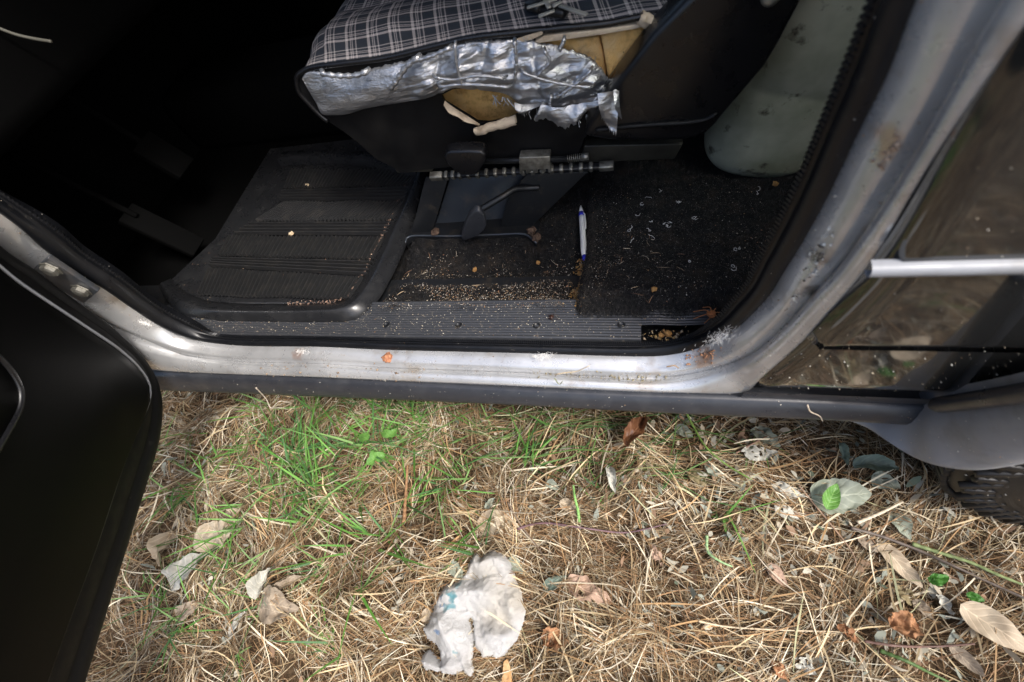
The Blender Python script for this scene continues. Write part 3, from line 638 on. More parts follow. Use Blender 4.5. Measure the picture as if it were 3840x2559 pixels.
for q, dirn, n, skew in bands:
    mb = MB(); lb, rb, rt, lt = q
    if dirn == 'y':
        for k in range(n):
            t = (k+.5)/n; a = lb+(rb-lb)*t; b = lt+(rt-lt)*t
            if skew:
                t2 = t+skew; 
                if t2 > 1: b = None
                b = lt+(rt-lt)*min(t2, 1.0); a = a
            wv = A([0, .0015*math.sin(k*.35), 0])
            prism(mb, a+wv, b+wv, np.linalg.norm(rb-lb)/n*.5, .009, 0)
    else:
        for k in range(n):
            t = (k+.5)/n; P0 = lb+(lt-lb)*t; P1 = rb+(rt-rb)*t
            for j in range(12):
                a = P0+(P1-P0)*(j/12); b = P0+(P1-P0)*((j+1)/12+.002); prism(mb, a, b, np.linalg.norm(lt-lb)/n*.5, .009, 0)
    tag(mb.build('rib_band', M['rib'], fm), kind='stuff')
# reddish dirt collected along the inside of the rim
Dl = Ci[44:]

# ------------------------------------------------------------------ front seat
seat = empty('front_seat', (-.2, .9, .3)); seat.parent = car
SY = .65
sp_ = lambda px, py, d=0.: PY(px, py, SY+d)
pip = [(1112, 300), (1118, 283), (1135, 270), (1159, 257), (1274, 240), (1446, 218), (1638, 172), (1765, 143), (1957, 121), (2100, 106), (2276, 89), (2403, 64), (2500, 51), (2620, 30)]
pc = spl([sp_(*p) for p in pip], 120)
# cushion top: sections across y at every x station
low = [(1112, 300), (1121, 344), (1153, 383), (1210, 440), (1287, 491), (1338, 529), (1408, 593), (1472, 625), (1497, 650)]
lowc = spl([sp_(*p) for p in low], 60)
X0 = pc[0][0]
def ztop(x, y):
    v = np.clip((y-SY)/.10, 0, 1); z = .646+.020*np.sin(v*math.pi*.5)-.022*np.clip((y-.72)/.12, 0, 1)**1.5+.012*np.clip((y-1.05)/.08, 0, 1)
    z = z-.010*np.clip((x+.05)/.1, 0, 1)*np.clip((y-.66)/.05, 0, 1)
    return z
nxs = 110; nys = 90; rows = []; uvs = []
ys_ = np.linspace(SY, 1.16, nys)
arcs = np.linspace(0, 1, nxs)
for k in range(nxs):
    row = []; uvr = []; s = arcs[k]*.78      # arclength from the bottom of the front roll to the back
    for y in ys_:
        fx = X0+.004-.048*math.sin(min(1, (y-SY)/.25)*math.pi*.5)      # front face x, bowed forward in the middle
        zt = ztop(0, y); R = .058
        L1 = .10; L2 = R*math.pi/2
        if s < L1:
            zq = zt-R-(L1-s); lx = float(np.interp(-zq, -lowc[:, 2], lowc[:, 0])); p = (max(fx, lx+.006+(fx-X0)*.5), zq)
        elif s < L1+L2:
            a = (s-L1)/R; p = (fx+R*(1-math.cos(a)), zt-R+R*math.sin(a))
        else: p = (fx+R+(s-L1-L2), zt)
        x, z = p
        if s >= L1+L2: z = z+(ztop(x, y)-zt)
        edge = max(0, 1-(y-SY)/.03)
        if y == SY:   # the seam follows the piping
            pass
        row.append((x, y, z)); uvr.append((s, y-SY))
    rows.append(A(row)); uvs.append(A(uvr))
# pull the seam row on to the piping curve where the top runs along it
pz = lambda x: np.interp(x, pc[:, 0], pc[:, 2])
for k in range(nxs):
    r = rows[k]
    for j in range(12):
        wgt = (1-j/12)**2
        x = r[j, 0]
        if x > pc[3][0] and r[j, 2] > .58: r[j, 2] += (pz(x)+.001-rows[k][0, 2] if j == 0 else dz)*wgt if j else 0
        if j == 0:
            dz = (pz(x)+.002-r[0, 2]) if (x > pc[3][0] and r[0, 2] > .58) else 0.
            r[0, 2] += dz
    rr_ = r[:, 2] > .6
    wr = .0022*fbm2(r[:, 0], r[:, 1], 14, 3, 21)
    r[:, 2] += wr*np.clip((r[:, 1]-SY)/.03, 0, 1)
mk('cushion_cover', *loft(rows), M['plaid'], seat, uv=np.concatenate(uvs))
# bolster of the same cloth rising to the backrest at the right rear
bx = np.linspace(.0, .34, 30); rows = []; uvs = []
for x in bx:
    row = []; 
    for t in np.linspace(0, 1, 24):
        y = SY+.004+.5*t; h = .622+.30*max(0, (x-.06)/.28)**1.4*(1-.12*t)-.012
        row.append((x, y, h)); 
    rows.append(A(row)); uvs.append(np.stack([np.full(24, x*1.3), np.linspace(0, .5, 24)], 1))
mk('backrest_cover', *loft(rows), M['plaid'], seat, uv=np.concatenate(uvs))
mk('piping', *tube(np.concatenate([lowc[:22][::-1], pc[2:]]), .0042, 8), M['gloss'], seat)
# side panel of black vinyl, with the two tears cut out
pan = [sp_(a, b) for a, b in [(1116, 305), (1135, 276), (1160, 262), (1274, 245), (1446, 223), (1638, 177), (1765, 148), (1900, 131), (1990, 128), (2010, 160), (2060, 185), (2140, 205), (2200, 222), (2250, 262), (2290, 320), (2320, 345), (2240, 470), (2190, 520), (2170, 575), (2160, 590), (1900, 610), (1640, 632), (1500, 648), (1472, 627), (1408, 595), (1338, 531), (1287, 493), (1210, 442), (1153, 385), (1121, 346)]]
tear = [sp_(a, b) for a, b in [(1655, 358), (1700, 335), (1760, 330), (1850, 340), (1915, 355), (1950, 395), (1955, 425), (1900, 450), (1830, 462), (1790, 458), (1720, 415), (1668, 385)]]
plate('side_panel', pan, (0, .006, 0), M['vinyl'], seat, holes=[tear])
# foam block behind the panel, split by a crack under the upper tear
def slab(nm, outline, y0, y1, m, seed, amp=.003, dens=26):
    P = [PY(a, b, y0) for a, b in outline]; xs_ = A([p[0] for p in P]); zs_ = A([p[2] for p in P])
    o = plate(nm, P, (0, y1-y0, 0), m, seat, .004, 2); return o
slab('foam_block', [(1560, 480), (1600, 300), (1800, 280), (1980, 300), (1990, 420), (1900, 500), (1700, 520)], SY+.055, SY+.3, M['foam'], 1)
def foamface(nm, ol, d0):
    # a lumpy foam face filling the outline, with a real rounded edge
    P = [PY(a, b, SY+d0) for a, b in ol]; c = A(P).mean(0); rws = []
    for t, h in ((1, .03), (1, .004), (.97, 0), (.85, -.001), (.6, -.002), (.3, -.002), (.02, -.002)):
        rw = resamp(A(P+[P[0]]), 70); rw = c+(rw-c)*t; rw[:, 1] += h+.0025*fbm2(rw[:, 0], rw[:, 2], 60, 3, 3)*(t < 1); rws.append(rw)
    return mk(nm, *loft(rws), M['foam'], seat)
foamface('foam_face', [(1990, 165), (2050, 150), (2130, 150), (2245, 140), (2262, 200), (2275, 300), (2200, 290), (2080, 230)], .016)
foamface('foam_face', [(2252, 135), (2330, 120), (2425, 100), (2470, 118), (2400, 200), (2305, 330), (2280, 300), (2266, 210)], .010)
# beige board strip along the seam and its curled end, torn flaps of backing at the lower tear
st_ = [sp_(a, b, -.004) for a, b in [(2005, 158), (2040, 138), (2130, 127), (2260, 112), (2340, 100), (2405, 92), (2418, 101), (2380, 110), (2260, 131), (2150, 146), (2060, 158), (2020, 163)]]
plate('backing_strip', st_, (0, .010, 0), M['card'], seat, .001)
def roll(nm, a, b, r, m, turns=1.4):
    a, b = A(a), A(b); d = unit(b-a); u = unit(np.cross(d, (0, 1, 0))); v = np.cross(d, u); rws = []
    for k in range(22):
        ang = k/21*turns*2*math.pi; rr_ = r*(.55+.45*k/21); c = rr_*(math.cos(ang)*u+math.sin(ang)*v)
        n = 14; row = a+(b-a)*np.linspace(0, 1, n)[:, None]+c+.0012*np.stack([vnoise(np.stack([np.arange(n)*.7, np.full(n, k*.2), np.full(n, s_)], 1)) for s_ in range(3)], 1)
        rws.append(row)
    return mk(nm, *loft(rws), m, seat)
roll('torn_flap', sp_(1783, 494, -.010), sp_(1935, 448, -.010), .0075, M['card'])
roll('torn_flap', sp_(2398, 68, -.006), sp_(2458, 100, -.006), .010, M['card'], 1.2)
fp = spl([sp_(a, b, -.002) for a, b in [(1668, 378), (1690, 395), (1720, 415), (1760, 440), (1800, 466)]], 20); fq = spl([sp_(a, b, -.012) for a, b in [(1664, 396), (1685, 425), (1718, 440), (1745, 458), (1795, 470)]], 20)
mk('torn_flap', *loft([fp, fp*.5+fq*.5+A([0, -.004, 0]), fq]), M['card'], seat)
mk('backing_curl', *loft([spl([sp_(a, b, -.006) for a, b in q], 20) for q in ([(1930, 148), (1980, 132), (2030, 118)], [(1945, 152), (1990, 138), (2036, 122)], [(1960, 158), (2000, 146), (2034, 130)])]), M['card'], seat)

# duct tape patch
tt = [(1136, 290), (1152, 271), (1229, 276), (1331, 279), (1433, 250), (1547, 224), (1608, 204), (1688, 179), (1752, 160), (1814, 153), (1929, 150), (1999, 150), (2053, 172), (2133, 192), (2196, 210), (2244, 247), (2276, 291), (2316, 333)]
tb_ = [(1134, 295), (1155, 335), (1187, 389), (1208, 428), (1250, 432), (1299, 429), (1369, 408), (1496, 386), (1592, 370), (1649, 352), (1704, 330), (1760, 336), (1846, 344), (1915, 362), (1950, 392), (2024, 397), (2100, 420), (2196, 418), (2262, 372), (2318, 336)]
nt_, nv = 260, 64
Tt = spl([sp_(*p, -.002) for p in tt], nt_); Tb = spl([sp_(*p, -.003) for p in tb_], nt_)
rows = []
u = np.linspace(0, 1, nt_)
fray = lambda s, sd: .0022*fbm2(u*60, np.full(nt_, s), 1.0, 3, sd)
for j in range(nv):
    t = j/(nv-1); P = Tt+(Tb-Tt)*t
    bul = .014*math.sin(math.pi*t)**.8*np.clip(u*6, 0, 1)*np.clip((1-u)*5, .15, 1)+.0008
    tension = np.clip((u-.30)*5, 0, 1)
    cr1 = crumple(P[:, 0], P[:, 2], 7, .022, 5); cr2 = crumple(P[:, 0]*.5, P[:, 2]*1.5, 5, .010, 9); w1 = np.abs(fbm2(u*7+t*2.2, t*9+u*1.2+np.zeros(nt_), 1.0, 2, 31)); w2 = np.abs(fbm2(u*9+t*1.0, t*13+u*5, 1.0, 2, 33)); w3 = np.abs(fbm2(u*20-t*4, t*5+np.zeros(nt_), 1.0, 1, 37))
    wr = (.018*cr1*(.3+.7*tension)+.012*cr2*(.15+.85*tension))*min(1, 6*t+.05)*min(1, 6*(1-t)+.1)+.002*(.28-w2)*tension*np.exp(-((u-.45)/.12)**2)
    crease = .0
    for cu, tl in ((.47, .06), (.60, -.02), (.76, .20), (.84, -.25)):
        crease = crease-.003*np.exp(-((u-cu-tl*(t-.5)*.4)/.006)**2)
    P = P.copy(); P[:, 1] -= bul+wr+crease; P[:, 2] += .25*wr
    if j in (0, nv-1): P[:, 2] += fray(j, 41)*.7+.0006*RNG.normal(size=nt_); P[:, 1] += .004
    rows.append(P)
mk('duct_tape', *loft(rows), M['tape'], seat)
def flap(nm, top_, bot_, seed, dd=-.02):
    a = spl([sp_(*p, dd) for p in top_], 40); b = spl([sp_(*p, dd-.004) for p in bot_], 40); rws = []
    for j in range(26):
        t = j/25; P = a+(b-a)*t; w1 = np.abs(fbm2(np.linspace(0, 4, 40)+t, np.full(40, t*5.), 1., 3, seed)); P[:, 1] -= .020*crumple(P[:, 0], P[:, 2], 6, .018, seed)+.006*math.sin(t*3)
        if j == 25: P[:, 2] += .0028*RNG.normal(size=40)
        rws.append(P)
    return mk(nm, *loft(rws), M['tape'], seat)
flap('tape_flap', [(2030, 392), (2100, 398), (2170, 392), (2240, 372), (2300, 345)], [(2005, 450), (2060, 460), (2114, 480), (2148, 458), (2200, 428), (2268, 376)], 51, -.034)
flap('tape_flap', [(2240, 352), (2285, 342), (2322, 334)], [(2256, 446), (2282, 480), (2312, 502)], 57, -.058)
flap('tape_flap', [(2300, 340), (2310, 338), (2320, 345)], [(2312, 420), (2322, 445), (2332, 455)], 58, -.060)
flap('tape_flap', [(1930, 380), (1990, 392), (2030, 396)], [(1945, 415), (1965, 425), (2010, 402)], 59, -.012)
# rolled strips, creases and loose threads of tape
mb = MB()
for pts, r in (([(1462, 338), (1490, 300), (1520, 255), (1545, 232), (1572, 215)], .0038), ([(1545, 232), (1610, 214), (1690, 180)], .0030), ([(1705, 168), (1712, 240), (1735, 325)], .0022), ([(1928, 158), (1936, 220), (1930, 310)], .0026), ([(2005, 300), (2030, 268), (2062, 230), (2040, 190)], .0024), ([(2085, 370), (2140, 330), (2190, 290), (2220, 262)], .0026), ([(2066, 365), (2062, 390), (2070, 420)], .0026), ([(2098, 188), (2110, 165), (2116, 150)], .0026), ([(2010, 450), (2024, 420), (2035, 395)], .003), ([(1620, 290), (1700, 300), (1790, 285), (1900, 296)], .0024), ([(1640, 330), (1720, 318), (1840, 322), (1920, 330)], .0024), ([(1950, 270), (2040, 300), (2120, 318), (2230, 330)], .0022), ([(1200, 277), (1260, 284), (1331, 284), (1380, 268)], .0038)):
    c = spl([sp_(a, b, -.026) for a, b in pts], 20); c[0, 1] += .008; c[-1, 1] += .008
    mb.tube(c, r*(1+.25*np.sin(np.arange(20)*1.9)), 6)
tag(mb.build('tape_crease', M['tape'], seat, True), kind='stuff')
V, F, C = [], [], []
mb = MB()
for k in range(60):
    which = RNG.random()
    if which < .5: i = RNG.integers(165, nt_-2); p = Tb[i]; d = A([RNG.normal(0, .4), -.5, -1])
    else: i = RNG.integers(120, nt_-2); p = Tt[i]; d = A([RNG.normal(0, .5), -.6, .8])
    p = p+A([0, -.008, 0]); l = RNG.uniform(.004, .013); mb.tube([p, p+d*l*.5+RNG.normal(0, .001, 3), p+d*l+RNG.normal(0, .002, 3)], .0005, 4)
tag(mb.build('tape_fray', M['tape'], seat), kind='stuff')

# glossy recliner cover
rc = [(2190, 515), (2200, 480), (2250, 400), (2300, 328), (2370, 238), (2451, 131), (2525, 55), (2589, -10), (2700, -110), (3090, -110), (3010, 0), (2931, 151), (2872, 250), (2800, 335), (2720, 427), (2680, 475), (2640, 515), (2560, 530), (2400, 533), (2280, 530)]
plate('recliner_cover', [PY(a, b, .602) for a, b in rc], (0, .05, 0), M['gloss'], seat, .008, 4)
rr1 = spl([PY(a, b, .600) for a, b in [(2230, 490), (2330, 478), (2450, 468), (2560, 462), (2650, 448), (2690, 425)]], 40)
mk('cover_ridge', *tube(rr1, np.r_[.001, np.full(38, .0035), .001], 10), M['vinyl'], seat)
mk('knob_cap', *tube([PY(2890, -14, .60), PY(2890, -14, .596), PY(2890, -14, .592)], [.010, .010, .007], 16), M['steel'], seat)
# steel frame below the cushion, toothed rail, latch block, rod and spring
RY = .64
ry = lambda px, py, d=0.: PY(px, py, RY+d)
plate('seat_frame', [ry(a, b, .012) for a, b in [(2190, 548), (2562, 540), (2530, 598), (2180, 612)]], (0, .02, 0), M['olive'], seat, .002)
plate('seat_frame', [ry(a, b, .012) for a, b in [(1470, 618), (1628, 618), (1622, 646), (1490, 650)]], (0, .02, 0), M['olive'], seat, .002)
r0, r1 = ry(1614, 663), ry(2296, 622)
rd_ = unit(r1-r0); rs_ = unit(np.cross(rd_, (0, -.35, 1.))); ru_ = np.cross(rs_, rd_); fr3 = (rd_, rs_, ru_)
MB().box((r0+r1)/2, (np.linalg.norm(r1-r0), .010, .0075), fr3).build('slide_rail', M['brsteel'], seat, bevel=.0015)
for k in range(19):
    t = (.0, .085, .125)[k] if k < 3 else .165+(k-3)*.0512
    ln_ = .075 if k == 0 else (.075 if k == 18 else .022)
    if t+ln_ > 1.02: continue
    c0 = r0+(r1-r0)*t; c1 = r0+(r1-r0)*(t+ln_); MB().box((c0+c1)/2, (np.linalg.norm(c1-c0), .0135, .0125), fr3).build('rail_tooth', M['steel'], seat, bevel=.002)
lb_ = [ry(a, b, -.012) for a, b in [(1946, 592), (2062, 588), (2064, 632), (2068, 648), (2056, 650), (2054, 636), (2046, 636), (2045, 650), (2030, 651), (2028, 637), (2018, 637), (2016, 651), (2000, 652), (1998, 638), (1990, 638), (1988, 652), (1972, 653), (1970, 639), (1962, 640), (1960, 654), (1948, 654)]]
plate('latch_block', lb_, (0, .02, 0), M['steel'], seat, .0012, 2)
mk('adjuster_rod', *tube([ry(1800, 606), ry(1960, 602), ry(2130, 596)], .005, 10), M['brsteel'], seat)
sp1, sp2 = ry(2128, 597), ry(2180, 590); cs = []
for k in range(90): a = k/90*7*2*math.pi; cs.append(sp1+(sp2-sp1)*(k/90)+A([0, .0055*math.cos(a), .0055*math.sin(a)]))
mk('spring', *tube(cs, .0009, 5), M['steel'], seat)
mk('rail_end', *tube([sp2, sp2+(sp2-sp1)*.5, sp2+(sp2-sp1)*.55], [.006, .006, .003], 10), M['steel'], seat)
# slide handle: a tapered paddle facing outward
pdl = [(1664, 592), (1672, 577), (1690, 571), (1760, 568), (1805, 570), (1822, 582), (1824, 602), (1806, 632), (1790, 655), (1766, 662), (1730, 660), (1704, 645), (1680, 620)]
plate('slide_handle', [PY(a, b, .598) for a, b in pdl], (0, .022, .004), M['gloss'], seat, .006, 4)
mk('handle_stem', *tube([PY(1750, 620, .62), PY(1752, 622, .66)], .008, 8), M['black'], seat)
# bent lever with its spoon-shaped grip
lev = spl([ry(a, b, d) for a, b, d in [(2024, 703, .02), (1975, 706, .015), (1930, 711, .005), (1890, 735, -.01), (1840, 764, -.022), (1800, 788, -.03), (1780, 802, -.034)]], 40)
mk('lever_rod', *tube(lev, .0062, 12), M['brsteel'], seat)
gp = [(1780, 795), (1796, 792), (1812, 808), (1822, 830), (1824, 850), (1815, 868), (1795, 884), (1765, 898), (1742, 905), (1730, 898), (1731, 878), (1742, 850), (1756, 818)]
plate('lever_grip', [ry(a, b, -.042) for a, b in gp], (0, .012, .006), M['trim'], seat, .005, 4)
# legs and foot channel
foot_z = .307
leg = [((1596, 666), (1682, 664), (1618, 882), (1540, 884)), ((1690, 668), (1800, 660), (1800, 700), (1768, 790), (1690, 872), (1620, 882))]
plate('leg', [PY(1596, 666, .668), PY(1682, 664, .668), PY(1618, 882, .635), PY(1540, 884, .635)], (0, .004, 0), M['brsteel'], seat, .001)
plate('leg', [PY(1688, 668, .690), PY(1990, 655, .690), PY(1960, 790, .672), PY(1900, 880, .655), PY(1620, 884, .655)], (0, .004, 0), M['bluesteel'], seat, .001)
plate('leg', [PY(1975, 655, .664), PY(2205, 645, .664), PY(1975, 868, .640), PY(1870, 872, .640), PY(1905, 740, .655)], (0, .004, 0), M['brsteel'], seat, .001)
fa = [PZ(a, b, foot_z) for a, b in [(1520, 912), (1524, 896), (1535, 888), (1700, 886), (1840, 881), (1958, 878), (1978, 884), (2012, 912)]]
fc_ = spl(fa, 50); mk('foot_channel', *loft([fc_+A([0, .06, -.004]), fc_+A([0, .004, 0]), fc_, fc_+A([0, -.001, -.002]), fc_+A([0, -.0005, -.016])]), M['brsteel'], seat)
mk('foot_lip', *tube(fc_, .0022, 8), M['bluesteel'], seat)
for px, py in ((1632, 870), (1992, 868), (2010, 892)):
    c = PZ(px, py, .312); bm = bmesh.new(); bmesh.ops.create_icosphere(bm, subdivisions=2, radius=.011)
    for v in bm.verts: v.co = Vector(c)+v.co*(1+.25*math.sin(v.co.x*500+v.co.y*700+px))*.8
    me = bpy.data.meshes.new('caked_dirt'); bm.to_mesh(me); bm.free(); me.materials.append(M['dirt']); o = bpy.data.objects.new('caked_dirt', me); COL.objects.link(o); o.parent = seat

# ------------------------------------------------------------------ plastic canister behind the seat
cb = PZ(2828, 560, .315); cn_ = empty('plastic_canister', cb)
tag(cn_, 'dirty milky green plastic canister standing behind the front seat', 'canister')
ax = unit(PY(3130, 30, cb[1]-.02)-cb); u = unit(np.cross((0, 1, 0), ax)); v = np.cross(ax, u); rows = []
ang = np.linspace(0, 2*math.pi, 65)
for h, s in ((-.012, .02), (-.012, .5), (-.010, .75), (-.004, .90), (.006, .98), (.02, 1.02), (.06, 1.0), (.10, .985), (.15, 1.0), (.155, .985), (.165, .985), (.17, 1.0), (.25, 1.0), (.33, .99), (.37, .93), (.395, .75), (.405, .4), (.41, .16)):
    cx = np.sign(np.cos(ang))*np.abs(np.cos(ang))**.75; sy_ = np.sign(np.sin(ang))*np.abs(np.sin(ang))**.75
    dent = 1-.03*np.exp(-((h-.09)/.05)**2)*np.exp(-((ang-4.4)/.5)**2)
    rows.append(cb+ax*h+(np.outer(cx*.097*s*dent, u)+np.outer(sy_*.075*s*dent, v)))
mk('container', *loft(rows), M['can'], cn_)
mk('cap', *tube([cb+ax*.405, cb+ax*.41, cb+ax*.435, cb+ax*.438], [.02, .024, .024, .018], 20), M['black'], cn_)

# ------------------------------------------------------------------ ballpoint pen
zp = lambda x, y: float(zfloor(x, y))+.008
a, b = PS(2178, 772, zp), PS(2192, 975, zp); d = b-a
pen = empty('ballpoint_pen', (a+b)/2-A([0, 0, .006])); tag(pen, 'white ballpoint pen with blue grip band lying in the carpet seam', 'pen')
q = lambda t: a+d*t
mk('barrel', *tube([q(.22), q(.24), q(.4), q(.6), q(.78), q(.86), q(.93)], [.0050, .0052, .0052, .0054, .0058, .0056, .0045], 14), M['white_pl'], pen)
mk('nose_cone', *tube([q(.0), q(.02), q(.06), q(.14)], [.0008, .0016, .0028, .0045], 14), M['white_pl'], pen)
mk('grip_band', *tube([q(.14), q(.18), q(.22)], [.0048, .0054, .0052], 14), M['blue_pl'], pen)
mk('push_button', *tube([q(.93), q(.94), q(.985), q(1.)], [.0036, .0042, .0042, .003], 14), M['blue_pl'], pen)
off = A([.0062, 0, .0035]); mk('clip', *tube([q(.17)+A([.004, 0, .004]), q(.2)+off, q(.35)+off*1.1, q(.47)+off, q(.5)+A([.004, 0, .003])], [.001, .0014, .0014, .0014, .001], 8), M['white_pl'], pen)
# ------------------------------------------------------------------ cut dry grass, green blades
STRAW = [(.43, .325, .195, 5), (.57, .47, .32, 4), (.73, .655, .51, 3), (.30, .18, .09, 5), (.16, .09, .048, 4), (.39, .25, .14, 4), (.28, .265, .15, .8)]
def combed(x, y, n):
    base = 2.6*fbm2(x, y, 2.2, 2, 61)+1.2; k = RNG.random(n) < .55
    return np.where(k, base+RNG.normal(0, .45, n), RNG.uniform(0, 2*math.pi, n))
inview = lambda x, y: np.where((y > .42) | (x > .75) | (x < -1.35) | (y < -.42), .35, 1.)
DARKS = [(.26, .15, .075, 4), (.16, .09, .045, 4), (.40, .27, .15, 3), (.10, .06, .03, 3)]  # old straw underneath, browned further to paint in occlusion between strands
PALE = [(.43, .32, .18, 5), (.57, .47, .31, 4.5), (.76, .68, .53, 3.2), (.30, .175, .085, 5), (.37, .235, .12, 4)]
P0 = strands(42000, -1.6, 1.6, -.85, .62, hay, .012, .06, (.0006, .0016), DARKS, (-.020, -.004), K=4, heading=None, arc=.25, acc=inview, curv=.6)
P1 = strands(62000, -1.6, 1.6, -.85, .62, hay, .015, .09, (.0006, .0018), STRAW, (-.014, .004), K=4, heading=combed, arc=.22, acc=inview, curv=.4, power=1.8)
P2 = strands(56000, -1.6, 1.3, -.85, .50, hay, .020, .11, (.0007, .0021), PALE, (-.006, .006), K=4, arc=.14, acc=inview, curv=.35, power=1.5, cluster=1150, crad=.034, cspread=.28)
P3 = strands(1700, -1.5, .9, -.65, .45, hay, .04, .15, (.0018, .0036), [(.60, .47, .28, 3), (.74, .65, .48, 3), (.40, .25, .12, 2), (.50, .50, .30, .6)], (-.002, .012), K=6, heading=combed, arc=.16, acc=inview, curv=.3)
far = lambda x, y: ((x < -1.55) | (x > 1.5) | (y < -.8)).astype(float)
P4 = strands(60000, -3.2, 3.2, -3.2, .9, lambda x, y: hay(x, y)*((np.abs(x) < 1.6) & (y > -1.4)), .05, .16, (.0020, .0045), PALE, (.0, .022), K=3, arc=.16, acc=far, curv=.4, cluster=2600, crad=.05)
V, F, C = merge(P0, P1, P2, P3, P4)
tag(mk('dry_grass', V, F, M['straw'], col=C, smooth=False), 'thick layer of cut dry grass covering the ground beside the car', 'dry grass', kind='stuff')
# green blades grow in tufts
GREEN = A([(.13, .32, .055), (.20, .43, .09), (.09, .22, .07), (.28, .48, .16), (.16, .36, .07)])
def blades(cx, cy, nb, lmin, lmax, wmin, wmax, el0, el1, K=6):
    n = int(nb.sum()); ci = np.repeat(np.arange(len(cx)), nb); x = cx[ci]+RNG.normal(0, .010, n); y = cy[ci]+RNG.normal(0, .010, n)
    lean = RNG.uniform(0, 2*math.pi, len(cx)); th = lean[ci]+RNG.normal(0, 1.0, n); el = RNG.uniform(el0, el1, n); ln = RNG.uniform(lmin, lmax, n); bend = RNG.uniform(.15, .75, n)
    t = np.linspace(0, 1, K)[None]; hz = ln[:, None]*(t*np.cos(el)[:, None]+.25*bend[:, None]*t*t); X = x[:, None]+np.cos(th)[:, None]*hz; Y = y[:, None]+np.sin(th)[:, None]*hz
    Z = (hay(x, y)-.008)[:, None]+ln[:, None]*(t*np.sin(el)[:, None]-.55*bend[:, None]*t*t*np.sin(el)[:, None]); Z = np.maximum(Z, hay(X, Y)-.002)
    W = RNG.uniform(wmin, wmax, n)[:, None]*(1-.9*t**2.2); rl = RNG.uniform(-.7, .7, n)[:, None]; sx = -np.sin(th)[:, None]*np.cos(rl); sy = np.cos(th)[:, None]*np.cos(rl); sz = np.sin(rl)
    L_ = np.stack([X-sx*W/2, Y-sy*W/2, Z-sz*W/2], -1); R_ = np.stack([X+sx*W/2, Y+sy*W/2, Z+sz*W/2], -1); V = np.stack([L_, R_], 2).reshape(-1, 3)
    base = (np.arange(n)*K*2)[:, None]; f = np.concatenate([base+A([2*k, 2*k+1, 2*k+3, 2*k+2]) for k in range(K-1)], 1).reshape(-1, 4)
    C = np.repeat(GREEN[RNG.integers(0, 5, n)]*RNG.uniform(.5, 1.0, (n, 1)), K*2, 0); return V, f, C
m_ = 900; cx = RNG.uniform(-1.35, .6, m_); cy = RNG.uniform(-.45, .40, m_)
pr = np.exp(-((cx+.66)**2/.10+(cy-.22)**2/.02))+np.exp(-((cx+.85)**2/.06+(cy-.02)**2/.05))*.42+np.exp(-((cx+.35)**2/.12+(cy-.33)**2/.008))*.35+.03
k_ = RNG.random(m_) < pr*.75; cx, cy = cx[k_], cy[k_]
G1 = blades(cx, cy, RNG.integers(3, 12, len(cx)), .035, .12, .0022, .0048, .25, 1.0)
G2 = strands(320, -.7, .15, .22, .40, hay, .08, .22, (.0015, .003), [(.07, .16, .045, 3), (.12, .22, .06, 2), (.20, .22, .09, 1)], (.004, .016), K=6, heading=lambda x, y, n: RNG.normal(.35, .5, n), arc=.12, acc=lambda x, y: .5+.0*x, curv=.4)
tcx = RNG.normal(-.74, .20, 34); tcy = RNG.normal(.14, .10, 34)
G3 = blades(tcx, tcy, RNG.integers(3, 8, 34), .06, .15, .003, .0056, .45, 1.15)
V, F, C = merge(G1, G2, G3)
tag(mk('green_grass', V, F, M['grass'], col=C, smooth=False), 'fresh green grass blades growing through the dry grass', 'grass', kind='stuff')
# small broken leaf bits strewn through the hay
fr_acc = lambda x, y: np.clip(.18+.55*np.clip((x+.15)*3, 0, 1)*np.clip((y+.3)*3, 0, 1)+.5*fbm2(x, y, 5, 2, 5), .03, 1)
Q = strands(4600, -1.3, .8, -.5, .42, hay, .006, .026, (.004, .012), [(.38, .36, .29, 3), (.28, .30, .25, 3), (.46, .40, .30, 3), (.34, .22, .14, 2), (.16, .19, .13, 1)], (.0, .008), K=4, arc=.5, acc=fr_acc, curv=.6)
tag(mk('leaf_fragments', *Q[:2], M['straw'], col=Q[2]), 'small broken bits of dead leaves strewn over the dry grass', 'leaf litter', kind='stuff')

